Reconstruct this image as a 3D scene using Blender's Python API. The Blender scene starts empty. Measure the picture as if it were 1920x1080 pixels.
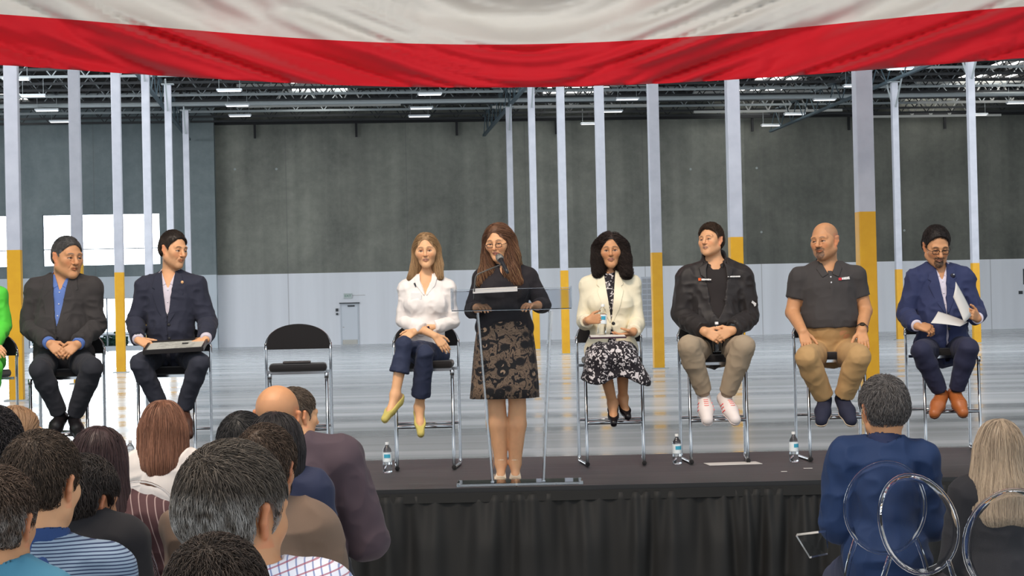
import bpy, math, random
import numpy as np
from mathutils import Vector, Matrix
random.seed(7); RNG = np.random.default_rng(7)
SC = bpy.context.scene
COL = SC.collection
F = 3650.0                                   # focal length in pixels of the 1920 wide frame
HC = 1.75                                    # camera height
STAGE = 0.635                                # stage top
ROLL, PITCH = 0.0225, math.atan(46/F)

# ---------------------------------------------------------------- camera
cam = bpy.data.cameras.new('camera'); camo = bpy.data.objects.new('camera', cam); COL.objects.link(camo)
cam.sensor_width = 36; cam.lens = 36*F/1920; cam.clip_end = 600; cam.clip_start = .1
RM = Matrix.Rotation(math.pi/2+PITCH, 3, 'X') @ Matrix.Rotation(-ROLL, 3, 'Z')
camo.matrix_world = Matrix.Translation((0, 0, HC)) @ RM.to_4x4()
SC.camera = camo
cam.dof.use_dof = False
def P(px, py, d):
    v = RM @ Vector(((px-960)/F, -(py-540)/F, -1.0))
    v = v*(d/v.y)
    return Vector((v.x, v.y, v.z+HC))
def PZ(px, py, z):
    v = RM @ Vector(((px-960)/F, -(py-540)/F, -1.0))
    v = v*((z-HC)/v.z)
    return Vector((v.x, v.y, z))
def PXY(p):
    q = RM.transposed() @ (Vector(p)-Vector((0, 0, HC)))
    return (960-F*q.x/q.z, 540+F*q.y/q.z)

# ---------------------------------------------------------------- light
SC.view_settings.view_transform = 'Standard'; SC.view_settings.look = 'None'
SC.view_settings.gamma = 1; SC.view_settings.exposure = 0.0; SC.view_settings.use_curve_mapping = False
W = bpy.data.worlds.new('sky'); SC.world = W; W.use_nodes = True
bg = W.node_tree.nodes['Background']; bg.inputs[0].default_value = (.84, .93, 1, 1); bg.inputs[1].default_value = 1.1
# hazy bright side of the sky, low beyond the left end of the hall
_n = W.node_tree.nodes; _l = W.node_tree.links
_tc = _n.new('ShaderNodeTexCoord'); _vm = _n.new('ShaderNodeVectorMath'); _vm.operation = 'DOT_PRODUCT'; _vm.inputs[1].default_value = Vector((-.30, .95, .05)).normalized(); _l.new(_tc.outputs['Generated'], _vm.inputs[0])
_mx = _n.new('ShaderNodeMath'); _mx.operation = 'MAXIMUM'; _mx.inputs[1].default_value = 0; _l.new(_vm.outputs['Value'], _mx.inputs[0])
_pw = _n.new('ShaderNodeMath'); _pw.operation = 'POWER'; _pw.inputs[1].default_value = 26; _l.new(_mx.outputs[0], _pw.inputs[0])
_ma = _n.new('ShaderNodeMath'); _ma.operation = 'MULTIPLY_ADD'; _ma.inputs[1].default_value = 10.0; _ma.inputs[2].default_value = 1.1; _l.new(_pw.outputs[0], _ma.inputs[0]); _l.new(_ma.outputs[0], bg.inputs[1])
def area(name, loc, target, sx, sy, power, color):
    l = bpy.data.lights.new(name, 'AREA'); l.shape = 'RECTANGLE'; l.size = sx; l.size_y = sy
    l.energy = power; l.color = color
    o = bpy.data.objects.new(name, l); COL.objects.link(o); o.location = loc
    o.rotation_euler = (Vector(target)-Vector(loc)).to_track_quat('-Z', 'Y').to_euler(); return o
area('stage_key', (-2.5, 4.5, 11.5), (0, 14.3, 1.6), 5, 1.8, 1450, (1, .82, .64))  # added key lamp for the panel's faces, no fixture modelled
area('front_fill', (-6, -12, 6.0), (0, 20, 3), 14, 5, 330, (1, .90, .78))  # added fill from behind the camera, no doorway is built there
area('flag_fill', (0, 17, 12.5), (0, 30, 6.2), 16, 3, 950, (1, .95, .88))  # unseen lamp added to brighten the flag
area('hall_left_fill', (-42, 62, 14.0), (-14, 120, 5.0), 34, 12, 17000, (.95, .97, 1))  # added lamp that brightens the left of the far wall
area('hall_right_fill', (34, 62, 14.0), (14, 120, 5.0), 24, 12, 7500, (.95, .97, 1))  # weaker added lamp for the right of the far wall
area('hall_middle_fill', (-4, 33, 14.0), (-4, 60, 3.0), 50, 5, 8500, (.96, .97, 1))  # added lamp that lifts the fronts of the nearer columns
area('hall_skylight', (-5, 75, 14.4), (-5, 75.1, 0), 60, 40, 14000, (.93, .96, 1))

# ---------------------------------------------------------------- helpers
def lin(c):
    c = [x/255 for x in c]
    return tuple([(x/12.92 if x <= .04045 else ((x+.055)/1.055)**2.4) for x in c]+[1.0])
def link(o, parent=None, kind=None):
    COL.objects.link(o)
    if parent is not None: o.parent = parent
    if kind: o['kind'] = kind
    return o
def mesh(name, V, Fs, mat, parent=None, smooth=False, kind=None):
    me = bpy.data.meshes.new(name)
    V = np.asarray(V, dtype=np.float32)
    if isinstance(Fs, np.ndarray):
        n, k = Fs.shape
        me.vertices.add(len(V)); me.vertices.foreach_set('co', V.ravel())
        me.loops.add(n*k); me.loops.foreach_set('vertex_index', Fs.astype(np.int32).ravel())
        me.polygons.add(n); me.polygons.foreach_set('loop_start', (np.arange(n)*k).astype(np.int32))
        me.polygons.foreach_set('loop_total', np.full(n, k, np.int32))
        me.update(calc_edges=True)
    else:
        me.from_pydata([tuple(map(float, v)) for v in V], [], Fs)
    if smooth: me.polygons.foreach_set('use_smooth', np.ones(len(me.polygons), bool))
    if mat is not None:
        for m in (mat if isinstance(mat, (list, tuple)) else [mat]): me.materials.append(m)
    me.validate(); me.update()
    return link(bpy.data.objects.new(name, me), parent, kind)
def root(name, loc, label=None, cat=None, group=None):
    o = bpy.data.objects.new(name, None); COL.objects.link(o); o.location = loc; o.empty_display_size = .1
    if label: o['label'] = label
    if cat: o['category'] = cat
    if group: o['group'] = group
    return o
def under(o, r):
    """hang o on r, keeping the place its vertices have in the world"""
    o.parent = r
    if r.type == 'EMPTY': o.matrix_parent_inverse = Matrix.Translation(-r.location)
    return o
def tag(o, label, cat, group=None):
    o['label'] = label; o['category'] = cat
    if group: o['group'] = group
    return o
class MB:
    def __init__(s): s.V = []; s.F = []
    def box(s, c, h, M=None):
        n = len(s.V)
        for dx in (-1, 1):
            for dy in (-1, 1):
                for dz in (-1, 1):
                    v = Vector((dx*h[0], dy*h[1], dz*h[2]))
                    if M is not None: v = M @ v
                    s.V.append(Vector(c)+v)
        for f in ((0,1,3,2),(4,6,7,5),(0,4,5,1),(2,3,7,6),(0,2,6,4),(1,5,7,3)): s.F.append([n+i for i in f])
        return s
    def bar(s, a, b, w, h, up=(0,0,1)):
        a, b = Vector(a), Vector(b); z = (b-a).normalized(); u = Vector(up)
        x = z.cross(u); x = x.normalized() if x.length > 1e-4 else Vector((1,0,0)); y = x.cross(z)
        M = Matrix((x, z, y)).transposed()
        return s.box((a+b)/2, (w/2, (b-a).length/2, h/2), M)
    def tube(s, pts, r, n=8, closed=False):
        pts = [Vector(p) for p in pts]; m = len(pts); base = len(s.V)
        rr = r if isinstance(r, (list, tuple)) else [r]*m
        up = None
        for i, p in enumerate(pts):
            if closed: t = pts[(i+1) % m]-pts[i-1]
            else: t = pts[min(i+1, m-1)]-pts[max(i-1, 0)]
            t.normalize()
            if up is None:
                up = Vector((0,0,1)) if abs(t.z) < .9 else Vector((1,0,0))
            x = t.cross(up).normalized(); up = x.cross(t).normalized()
            for k in range(n):
                a = 2*math.pi*k/n
                s.V.append(p+(x*math.cos(a)+up*math.sin(a))*rr[i])
        for i in range(m if closed else m-1):
            j = (i+1) % m
            for k in range(n):
                s.F.append([base+i*n+k, base+i*n+(k+1) % n, base+j*n+(k+1) % n, base+j*n+k])
        if not closed:
            s.F.append([base+k for k in range(n)][::-1]); s.F.append([base+(m-1)*n+k for k in range(n)])
        return s
    def lathe(s, prof, c=(0,0,0), n=20, M=None):
        base = len(s.V); m = len(prof)
        for (r, z) in prof:
            for k in range(n):
                a = 2*math.pi*k/n; v = Vector((r*math.cos(a), r*math.sin(a), z))
                if M is not None: v = M @ v
                s.V.append(Vector(c)+v)
        for i in range(m-1):
            for k in range(n):
                s.F.append([base+i*n+k, base+i*n+(k+1) % n, base+(i+1)*n+(k+1) % n, base+(i+1)*n+k])
        s.F.append([base+k for k in range(n)][::-1]); s.F.append([base+(m-1)*n+k for k in range(n)])
        return s
    def prism(s, poly, o, ax, ay, az, t0, t1):
        """polygon (2d) in the ax/ay plane at o, from t0 to t1 along az"""
        n = len(poly); b = len(s.V); o, ax, ay, az = map(Vector, (o, ax, ay, az))
        for t in (t0, t1):
            for (x, y) in poly: s.V.append(o+ax*x+ay*y+az*t)
        s.F.append([b+i for i in range(n)][::-1]); s.F.append([b+n+i for i in range(n)])
        for i in range(n): s.F.append([b+i, b+(i+1) % n, b+n+(i+1) % n, b+n+i])
        return s
    def build(s, name, mat, parent=None, smooth=False, kind=None, bevel=0, rt=None):
        o = mesh(name, [tuple(v) for v in s.V], s.F, mat, None if rt else parent, smooth, kind)
        if rt: under(o, rt)
        if smooth == 'auto':
            o.data.polygons.foreach_set('use_smooth', np.ones(len(o.data.polygons), bool))
            o.data.set_sharp_from_angle(angle=.7)
        if bevel:
            md = o.modifiers.new('bevel', 'BEVEL'); md.width = bevel; md.segments = 2; md.limit_method = 'ANGLE'
        return o

# ---------------------------------------------------------------- materials
def mat(name, color, rough=.6, metal=0, spec=.5, trans=0, ior=1.45, emit=None, es=1, bump=None, coat=0, sheen=0, alpha=1, sss=0):
    m = bpy.data.materials.new(name); m.use_nodes = True; nt = m.node_tree; b = nt.nodes['Principled BSDF']
    b.inputs['Base Color'].default_value = color if len(color) == 4 else (*color, 1)
    b.inputs['Roughness'].default_value = rough; b.inputs['Metallic'].default_value = metal
    b.inputs['Specular IOR Level'].default_value = spec; b.inputs['Transmission Weight'].default_value = trans
    b.inputs['IOR'].default_value = ior; b.inputs['Coat Weight'].default_value = coat
    b.inputs['Sheen Weight'].default_value = sheen
    if sss: b.inputs['Subsurface Weight'].default_value = sss; b.inputs['Subsurface Scale'].default_value = .02; b.inputs['Subsurface Radius'].default_value = (1, .35, .2)
    if emit: b.inputs['Emission Color'].default_value = emit; b.inputs['Emission Strength'].default_value = es
    if bump:                                   # (scale, strength, distance)
        tc = nt.nodes.new('ShaderNodeTexCoord'); n = nt.nodes.new('ShaderNodeTexNoise'); bp = nt.nodes.new('ShaderNodeBump')
        n.inputs['Scale'].default_value = bump[0]; n.inputs['Detail'].default_value = 4
        bp.inputs['Strength'].default_value = bump[1]; bp.inputs['Distance'].default_value = bump[2]
        nt.links.new(tc.outputs['Object'], n.inputs['Vector']); nt.links.new(n.outputs[0], bp.inputs['Height']); nt.links.new(bp.outputs[0], b.inputs['Normal'])
    return m
class NT:
    """small node-writing helper"""
    def __init__(s, m): s.m = m; s.nt = m.node_tree; s.b = s.nt.nodes['Principled BSDF']
    def n(s, t, **kw):
        x = s.nt.nodes.new(t)
        for k, v in kw.items():
            if hasattr(x, k): setattr(x, k, v)
            else: x.inputs[k.replace('_', ' ')].default_value = v
        return x
    def l(s, a, b): s.nt.links.new(a, b)
    def ramp(s, fac, stops, interp='LINEAR'):
        r = s.nt.nodes.new('ShaderNodeValToRGB'); r.color_ramp.interpolation = interp
        while len(r.color_ramp.elements) < len(stops): r.color_ramp.elements.new(.5)
        for e, (p, c) in zip(r.color_ramp.elements, stops): e.position = p; e.color = c if len(c) == 4 else (*c, 1)
        s.l(fac, r.inputs[0]); return r.outputs[0]
    def math(s, op, a, b=None):
        x = s.nt.nodes.new('ShaderNodeMath'); x.operation = op
        for i, v in enumerate((a, b)):
            if v is None: continue
            if hasattr(v, 'links'): s.l(v, x.inputs[i])
            else: x.inputs[i].default_value = v
        return x.outputs[0]
    def mix(s, f, a, b, mode='MIX'):
        x = s.nt.nodes.new('ShaderNodeMix'); x.data_type = 'RGBA'; x.blend_type = mode
        for sock, v in ((x.inputs[0], f), (x.inputs[6], a), (x.inputs[7], b)):
            if hasattr(v, 'links'): s.l(v, sock)
            else: sock.default_value = v if isinstance(v, (int, float)) else (v if len(v) == 4 else (*v, 1))
        return x.outputs[2]

CHROME = mat('chrome', (.50, .51, .53), .14, 1)
BLACKF = mat('black_fabric', lin((20, 17, 20)), .9, sheen=.25, bump=(300, .3, .002))
ACRYL = mat('clear_acrylic', (.95, .96, .97), .02, trans=1, ior=1.09, spec=.5)
ACRLIP = mat('acrylic_lip', (.84, .86, .89), .03, trans=1, ior=1.1)
ACREDGE = mat('acrylic_edge', lin((215, 225, 235)), .2, trans=.75, ior=1.2)
PLAST = mat('clear_plastic', (.96, .985, 1), .03, trans=1, ior=1.25)
WHITEP = mat('white_paper', lin((212, 208, 204)), .7)

# ---------------------------------------------------------------- the hall: grid of the building
GA = math.radians(5.4)
GX = Vector((math.cos(GA), math.sin(GA), 0)); GY = Vector((-math.sin(GA), math.cos(GA), 0)); GZ = Vector((0, 0, 1))
def G(o, u, v, z=0): return Vector((o[0], o[1], 0))+GX*u+GY*v+GZ*z

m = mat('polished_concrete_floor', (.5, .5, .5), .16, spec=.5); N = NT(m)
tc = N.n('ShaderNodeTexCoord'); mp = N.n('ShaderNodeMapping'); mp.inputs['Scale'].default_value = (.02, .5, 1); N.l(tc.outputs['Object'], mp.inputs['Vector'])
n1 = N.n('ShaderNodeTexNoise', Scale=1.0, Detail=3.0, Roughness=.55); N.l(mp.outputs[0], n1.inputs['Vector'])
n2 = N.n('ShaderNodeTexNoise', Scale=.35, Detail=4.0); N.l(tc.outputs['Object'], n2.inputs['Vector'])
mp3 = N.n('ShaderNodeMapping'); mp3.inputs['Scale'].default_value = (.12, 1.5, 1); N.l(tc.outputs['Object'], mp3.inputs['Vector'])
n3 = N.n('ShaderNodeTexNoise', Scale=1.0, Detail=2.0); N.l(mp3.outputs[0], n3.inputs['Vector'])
c1 = N.ramp(n1.outputs[0], [(.36, lin((146, 152, 156))), (.46, lin((178, 184, 188))), (.66, lin((196, 201, 205)))])  # colour bands stand in for roof trusses mirrored in the floor
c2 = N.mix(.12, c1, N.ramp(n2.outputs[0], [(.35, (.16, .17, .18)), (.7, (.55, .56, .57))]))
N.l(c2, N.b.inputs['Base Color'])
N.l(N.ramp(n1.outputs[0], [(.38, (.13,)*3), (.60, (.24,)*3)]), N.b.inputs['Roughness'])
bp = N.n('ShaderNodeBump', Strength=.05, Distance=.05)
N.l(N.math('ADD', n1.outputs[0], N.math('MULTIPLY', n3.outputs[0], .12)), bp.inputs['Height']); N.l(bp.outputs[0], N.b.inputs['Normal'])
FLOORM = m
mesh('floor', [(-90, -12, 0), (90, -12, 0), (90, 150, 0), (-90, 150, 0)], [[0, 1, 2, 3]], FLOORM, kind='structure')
OM = mat('outdoor_paving', lin((170, 175, 180)), .9)
mesh('ground', [(-160, 150, -.02), (160, 150, -.02), (160, 330, -.02), (-160, 330, -.02)], [[0, 1, 2, 3]], OM, kind='structure')

def wall_mat(name, base, dark, hi, paint, band=4.45, joints=7.4, off=0, tones=False):
    m = mat(name, base, .85); N = NT(m); tc = N.n('ShaderNodeTexCoord'); sp = N.n('ShaderNodeSeparateXYZ'); N.l(tc.outputs['Object'], sp.inputs[0])
    na = N.n('ShaderNodeTexNoise', Scale=.22, Detail=6.0, Roughness=.62, Distortion=.6); N.l(tc.outputs['Object'], na.inputs['Vector'])
    nb = N.n('ShaderNodeTexNoise', Scale=2.2, Detail=7.0, Roughness=.7); N.l(tc.outputs['Object'], nb.inputs['Vector'])
    mp = N.n('ShaderNodeMapping'); mp.inputs['Scale'].default_value = (1.1, 1.1, .06); N.l(tc.outputs['Object'], mp.inputs['Vector'])
    nc = N.n('ShaderNodeTexNoise', Scale=1.0, Detail=4.0); N.l(mp.outputs[0], nc.inputs['Vector'])
    c = N.ramp(na.outputs[0], [(.32, dark), (.52, base), (.74, hi)])
    c = N.mix(.35, c, N.ramp(nb.outputs[0], [(.3, dark), (.72, hi)]))
    c = N.mix(.25, c, N.ramp(nc.outputs[0], [(.35, dark), (.7, hi)]))
    # light scuffs
    nd = N.n('ShaderNodeTexNoise', Scale=.9, Detail=9.0, Roughness=.75, Distortion=2.2); N.l(tc.outputs['Object'], nd.inputs['Vector'])
    c = N.mix(N.ramp(nd.outputs[0], [(.60, (0, 0, 0)), (.80, (.55, .55, .55))]), c, hi)
    pc = N.mix(.12, paint, N.ramp(nc.outputs[0], [(.3, (.3, .3, .3)), (.6, (1, 1, 1))]), 'MULTIPLY')
    # the light fading towards the right is put into the panel tones
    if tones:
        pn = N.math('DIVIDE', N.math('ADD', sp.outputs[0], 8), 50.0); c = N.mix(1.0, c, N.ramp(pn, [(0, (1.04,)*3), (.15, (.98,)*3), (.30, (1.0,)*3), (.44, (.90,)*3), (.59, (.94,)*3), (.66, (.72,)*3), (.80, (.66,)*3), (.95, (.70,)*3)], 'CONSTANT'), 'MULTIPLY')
    st = N.math('LESS_THAN', sp.outputs[2], band)
    c = N.mix(st, c, pc)
    # panel joints
    fr = N.math('FRACT', N.math('DIVIDE', N.math('ADD', sp.outputs[0], 400+off), joints))
    jt = N.math('LESS_THAN', fr, .009)
    c = N.mix(N.math('MULTIPLY', jt, .35), c, (.12, .12, .12))
    N.l(c, N.b.inputs['Base Color']); return m
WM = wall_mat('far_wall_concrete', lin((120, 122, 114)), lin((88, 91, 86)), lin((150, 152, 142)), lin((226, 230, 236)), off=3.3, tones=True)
WML = wall_mat('left_wall_concrete', lin((112, 124, 127)), lin((90, 103, 107)), lin((136, 145, 146)), lin((196, 206, 214)))  # bluish daylight on this section is put into its concrete colours
O = P(655, 643, 120); WO = (O.x, O.y)
WTOP = 15.6
ROT = Matrix.Rotation(GA, 4, 'Z')
def gobj(o, loc):        # object whose mesh is in grid coordinates
    o.matrix_world = Matrix.Translation(loc) @ ROT; return o
UJ = -7.95                # the jog
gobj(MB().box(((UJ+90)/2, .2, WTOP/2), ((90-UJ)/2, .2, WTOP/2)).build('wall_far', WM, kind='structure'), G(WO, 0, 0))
# left section with openings
def u_at(px, v=-1.2):
    # grid u of the wall plane at pixel column px (near the horizon row)
    d = RM @ Vector(((px-960)/F, 0, -1)); d.z = 0
    A = np.array([[d.x, -GX.x], [d.y, -GX.y]]); b = np.array([WO[0]+GY.x*v, WO[1]+GY.y*v]); t, u = np.linalg.solve(A, b); return u
w1a, w1b = u_at(82), u_at(302); w0b = u_at(15); w0a = w0b-(w1b-w1a)
d1a, d1b = u_at(52), u_at(345)
zs, zt = 5.15, 8.25; dz0, dz1 = .25, 3.15
mb = MB()
def wbox(u0, u1, z0, z1, t=.25): mb.box(((u0+u1)/2, -1.2+t, (z0+z1)/2), ((u1-u0)/2, t, (z1-z0)/2))
UL = -62
wbox(UL, UJ, zt, WTOP); wbox(UL, w0a, zs, zt); wbox(w0b, w1a, zs, zt); wbox(w1b, UJ, zs, zt)
e0a, e0b = d1a-9, d1a-1.3
wbox(UL, UJ, dz1, zs); wbox(UL, e0a, dz0, dz1); wbox(e0b, d1a, dz0, dz1); wbox(d1b, UJ, dz0, dz1); wbox(UL, UJ, 0, dz0)
mb.box((UJ-.1, -.5, WTOP/2), (.1, .75, WTOP/2))
gobj(mb.build('wall_left', WML, kind='structure'), G(WO, 0, 0))
FRM = mat('window_frame_metal', lin((120, 132, 142)), .5)
GL = mat('window_glass', (1, 1, 1), .0, trans=1, ior=1.02)
def window(name, u0, u1, z0, z1, cols, rows):
    r = root(name, G(WO, 0, 0)); r['kind'] = 'structure'; r.rotation_euler = (0, 0, GA)
    m2 = MB()
    for i in range(cols+1):
        u = u0+(u1-u0)*i/cols; m2.box((u, -1.0, (z0+z1)/2), (.04, .06, (z1-z0)/2))
    for z in rows: m2.box(((u0+u1)/2, -1.0, z), ((u1-u0)/2, .06, .03))
    m2.build('frame', FRM, r)
    MB().box(((u0+u1)/2, -.98, (z0+z1)/2), ((u1-u0)/2, .008, (z1-z0)/2)).build('pane', GL, r)
window('window_1', w1a, w1b, zs, zt, 3, (zs, zs+1.0, zt)); window('window_2', w0a, w0b, zs, zt, 3, (zs, zs+1.0, zt))
window('window_3', d1a, d1b, dz0, dz1, 4, (dz0, .95, dz1)); window('window_4', e0a, e0b, dz0, dz1, 3, (dz0, .95, dz1))
# shrubs outside
SHM = mat('shrub_leaves', lin((70, 110, 95)), .9)
rs = random.Random(3)
for i, pxx in enumerate((214, 150, 88, 278)):
    m2 = MB(); c = P(pxx, 640, 133); c.z = 0
    for k in range(260):
        a = rs.random()*6.28; rr = rs.random()**.5*.62; z = rs.random()*1.1*(1-rr/1.2)+.05
        p = Vector((c.x+rr*math.cos(a)*1.5, c.y+rr*math.sin(a)*.7, z))
        q = Matrix.Rotation(rs.random()*6, 3, 'Z') @ Matrix.Rotation(rs.random()*2, 3, 'X')
        m2.box(p, (.14, .09, .006), q)
    m2.box((c.x, c.y, .25), (.05, .05, .25))
    o = m2.build('shrub', SHM); tag(o, 'low green shrub outside the glazed opening in the far left wall', 'shrub', 'shrubs outside the left openings')

# ---------------------------------------------------------------- roof
ROOF = mat('dark_roof_deck', lin((46, 40, 36)), .9, bump=(.4, .5, .2))
STEEL = mat('painted_roof_steel', lin((150, 158, 160)), .55)
DSTEEL = mat('dark_roof_steel', lin((52, 54, 56)), .7)
ZR = 14.9
SKY = mat('skylight_panel', (.9, .95, 1), .5, emit=(1, .97, .92, 1), es=5)
RO = (6.4, 35.1)                       # grid origin: first column of the middle row
BAY, ROWW = 11.2, 17.8
mb = MB(); mb.box((0, 40, ZR+.15), (75, 62, .15)); gobj(mb.build('ceiling', ROOF, kind='structure'), G(RO, 0, 0))
# purlins in depth
mb = MB()
for i in range(-62, 52): mb.box((i*.92, 58, ZR-.10), (.045, 30, .10))
gobj(mb.build('trim_1', DSTEEL, kind='structure'), G(RO, 0, 0))
# open-web joists across
def joist(v, u0, u1, zt=ZR-.22, dep=1.05, m=STEEL, name='roof_joist'):
    mb = MB(); zb = zt-dep
    mb.box(((u0+u1)/2, 0, zt), ((u1-u0)/2, .07, .07)); mb.box(((u0+u1)/2, 0, zb), ((u1-u0)/2, .07, .06))
    n = max(2, int((u1-u0)/1.5)); s = (u1-u0)/n
    for i in range(n):
        a = u0+i*s
        mb.bar((a, 0, zb), (a+s/2, 0, zt), .05, .05, (0, 1, 0)); mb.bar((a+s/2, 0, zt), (a+s, 0, zb), .05, .05, (0, 1, 0))
    o = mb.build(name, m, kind='structure'); gobj(o, G(RO, 0, v)); return o
k = 0
v = 36.0
while v < 84:
    for (u0, u1) in ((-ROWW-18, -ROWW), (-ROWW, 0), (0, ROWW), (ROWW, ROWW+18)):
        joist(v, u0+.1, u1-.1, m=STEEL if k % 3 == 0 else DSTEEL)
    v += 2.8; k += 1
# girders in depth on the column rows
for u in (-ROWW, 0, ROWW):
    mb = MB(); z1, z0 = ZR-1.1, ZR-2.3
    for z in (z1, z0): mb.box((0, 42, z), (.09, 42, .06))
    for i in range(30):
        a = i*2.8; mb.bar((0, a, z0), (0, a+1.4, z1), .05, .05, (1, 0, 0)); mb.bar((0, a+1.4, z1), (0, a+2.8, z0), .05, .05, (1, 0, 0))
    gobj(mb.build('roof_girder', mat('girder_steel', lin((72, 88, 96)), .6), kind='structure'), G(RO, u, 0))
# ledger and drain pipes on the wall head
mb = MB(); mb.box((20, -.35, 13.75), (29, .12, .13)); mb.box((20, -.45, 14.5), (29, .05, .05))
for i in range(9): mb.box((-5.5+i*6.2, -.3, 13.2), (.07, .08, .42))
gobj(mb.build('trim_2', mat('ledger_steel', lin((30, 31, 33)), .7), kind='structure'), G(WO, 0, 0))
mb = MB(); mb.tube([(-60, 38, 12.1), (75, 38, 12.1)], .11); mb.tube([(-60, 70, 13.2), (75, 70, 13.2)], .12); mb.tube([(-60, 71.5, 13.4), (75, 71.5, 13.4)], .06)
gobj(mb.build('sprinkler_pipe', STEEL, kind='structure'), G(RO, 0, 0))
# skylights
def hits(px, py, z): return PZ(px, py, z)
for (px, py, w, l) in ((600, 163, 3.2, 2.2), (1080, 168, 3.6, 2.2), (1468, 142, 3.0, 2.2), (1408, 175, 3.0, 2.4), (1745, 180, 3.6, 2.4), (1840, 148, 3.6, 2.4), (30, 182, 1.6, 1.6), (1905, 118, 2.5, 2.2)):
    c = hits(px, py, ZR-.02)
    o = MB().box((0, 0, 0), (w/2, l*.9, .02)).build('skylight', SKY, kind='structure'); gobj(o, c)
# joists under the skylights, whose glow is put into their white colour
for (px, py) in ((598, 178), (1070, 180), (1440, 190), (1745, 200), (1860, 172)):
    c = hits(px, py, ZR-.9); mb = MB()
    for yy in (0,):
        for i in range(4):
            a = -2.4+i*1.2
            mb.bar((a, yy, -.55), (a+.6, yy, .55), .07, .07, (0, 1, 0)); mb.bar((a+.6, yy, .55), (a+1.2, yy, -.55), .07, .07, (0, 1, 0))
        mb.box((0, yy, -.58), (4.5, .06, .07)); mb.box((0, yy, .58), (4.5, .06, .07))
    gobj(mb.build('roof_joist', mat('skylit_joist', lin((205, 205, 200)), .5), kind='structure'), c)
# high-bay lights
HBL = ['upper white bay light left of the lit skylight', 'middle white bay light at the top left corner of the grey wall', 'lowest white bay light at the top left corner of the grey wall',
    'middle of three bay lights above the blonde woman', 'lowest of three bay lights above the blonde woman', 'uppermost of three bay lights above the blonde woman',
    'upper bay light right of the nearest left column', 'middle bay light right of the nearest left column', 'faint lowest bay light between the first two left columns',
    'bay light with round fitting above the cream-blazer woman', 'bay light just right of the column behind the cream-blazer woman', 'small bay light against the wall top behind the middle columns',
    'bay light with round fitting left of the thick middle-row column', 'bay light in the centre between the two thickest middle-row columns', 'lowest bay light against the wall above the polo-shirt man',
    'bay light touching the left edge of the thickest column under the flag', 'bay light just right of the thickest column under the flag', 'bay light above the wall between the right-hand column and the photo edge',
    'thin bay light low on the wall left of the right-hand column', 'bay light cut by the right edge of the photo', 'bay light beside the top of the nearest left column under the flag']
HB = mat('highbay_body', lin((205, 212, 216)), .4)
HBE = mat('highbay_lens', (.9, .95, 1), .3, emit=(1, 1, 1, 1), es=1.6)
for i, (px, py) in enumerate(((430, 171), (445, 199), (450, 218), (790, 204), (786, 219), (806, 178), (62, 181), (88, 208), (114, 229), (1176, 187), (1147, 210), (1108, 233), (1546, 188), (1490, 215), (1446, 236), (1604, 162), (1688, 130), (1832, 216), (1771, 241), (1908, 194), (30, 150))):
    c = hits(px, py, 12.9)
    r = root('highbay_light', c, HBL[i], 'ceiling light', 'high-bay lights under the roof'); r.rotation_euler = (0, 0, GA)
    MB().box((0, 0, .06), (.62, .22, .05)).build('housing', HB, r, bevel=.02)
    MB().box((0, 0, .0), (.56, .18, .012)).build('lens', HBE, r)
    for xx in (-.5, .5): MB().tube([(xx, 0, .1), (xx, 0, .9)], .012, 5).build('hanger', STEEL, r)

# ---------------------------------------------------------------- columns
def col_mat(name):
    m = mat(name, (.6, .6, .6), .45); N = NT(m); tc = N.n('ShaderNodeTexCoord'); sp = N.n('ShaderNodeSeparateXYZ'); N.l(tc.outputs['Object'], sp.inputs[0])
    n = N.n('ShaderNodeTexNoise', Scale=3.0, Detail=5.0); N.l(tc.outputs['Object'], n.inputs['Vector'])
    y = N.ramp(n.outputs[0], [(.3, lin((198, 145, 12))), (.7, lin((208, 157, 20)))])
    w = N.ramp(n.outputs[0], [(.3, lin((168, 171, 180))), (.7, lin((180, 183, 191)))])
    N.l(N.mix(N.math('LESS_THAN', sp.outputs[2], 3.42), w, y), N.b.inputs['Base Color']); return m
CM = col_mat('column_paint')
def column(u, v, ztop, label, at=None):
    mb = MB(); h = .155
    mb.box((0, 0, ztop/2), (h, h, ztop/2))
    b = at or G(RO, u, v)
    r = root('steel_column', b, label, 'column', 'yellow and white columns'); r.rotation_euler = (0, 0, GA)
    mb.build('shaft', CM, r, bevel=.02)
    MB().box((0, 0, .015), (.26, .26, .015)).build('base_plate', STEEL, r)
    m2 = MB().box((0, 0, ztop+.02), (.28, .2, .02)).bar((0, -.2, ztop-1.2), (0, -1.3, ztop+.1), .07, .07, (1, 0, 0)).bar((0, .2, ztop-1.2), (0, 1.3, ztop+.1), .07, .07, (1, 0, 0))
    m2.build('bracket', STEEL, r)
names = ['nearest, thickest column of the middle row, behind the polo-shirt man', 'column rising behind the right shoulder of the black-jacket man', 'column with a tall yellow foot between white-blazer woman and black-jacket man',
         'column rising straight behind the white-blazer woman', 'column with a thin yellow foot between the speaker and white-blazer woman', 'thin column just right of the speaker\'s head', 'farthest, thinnest column of the middle row, above the speaker']
for k in range(7): column(0-.008*k, BAY*k, 12.5, names[k])
names = ['nearest, thickest column of the left row, between green jacket and dark suit', 'second column of the left row, behind the dark-suited man', 'third column of the left row, with a yellow foot between the two seated men',
         'fourth column of the left row, just left of the navy-blazer man\'s head', 'fifth column of the left row, rising from the navy-blazer man\'s head', 'farthest, thinnest column of the left row']
for k in range(6): column(0, 0, 12.5, names[k], Vector((-11.28-1.06*k, 44.2+11.15*k, 0)))
column(ROWW+.1, BAY*5-9.3, 12.5, 'column on the right rising behind the head of the navy-suit man'); column(ROWW+.1, BAY*6-9.3, 12.5, 'thin far column with a short yellow foot between polo shirt and navy suit')

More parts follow.
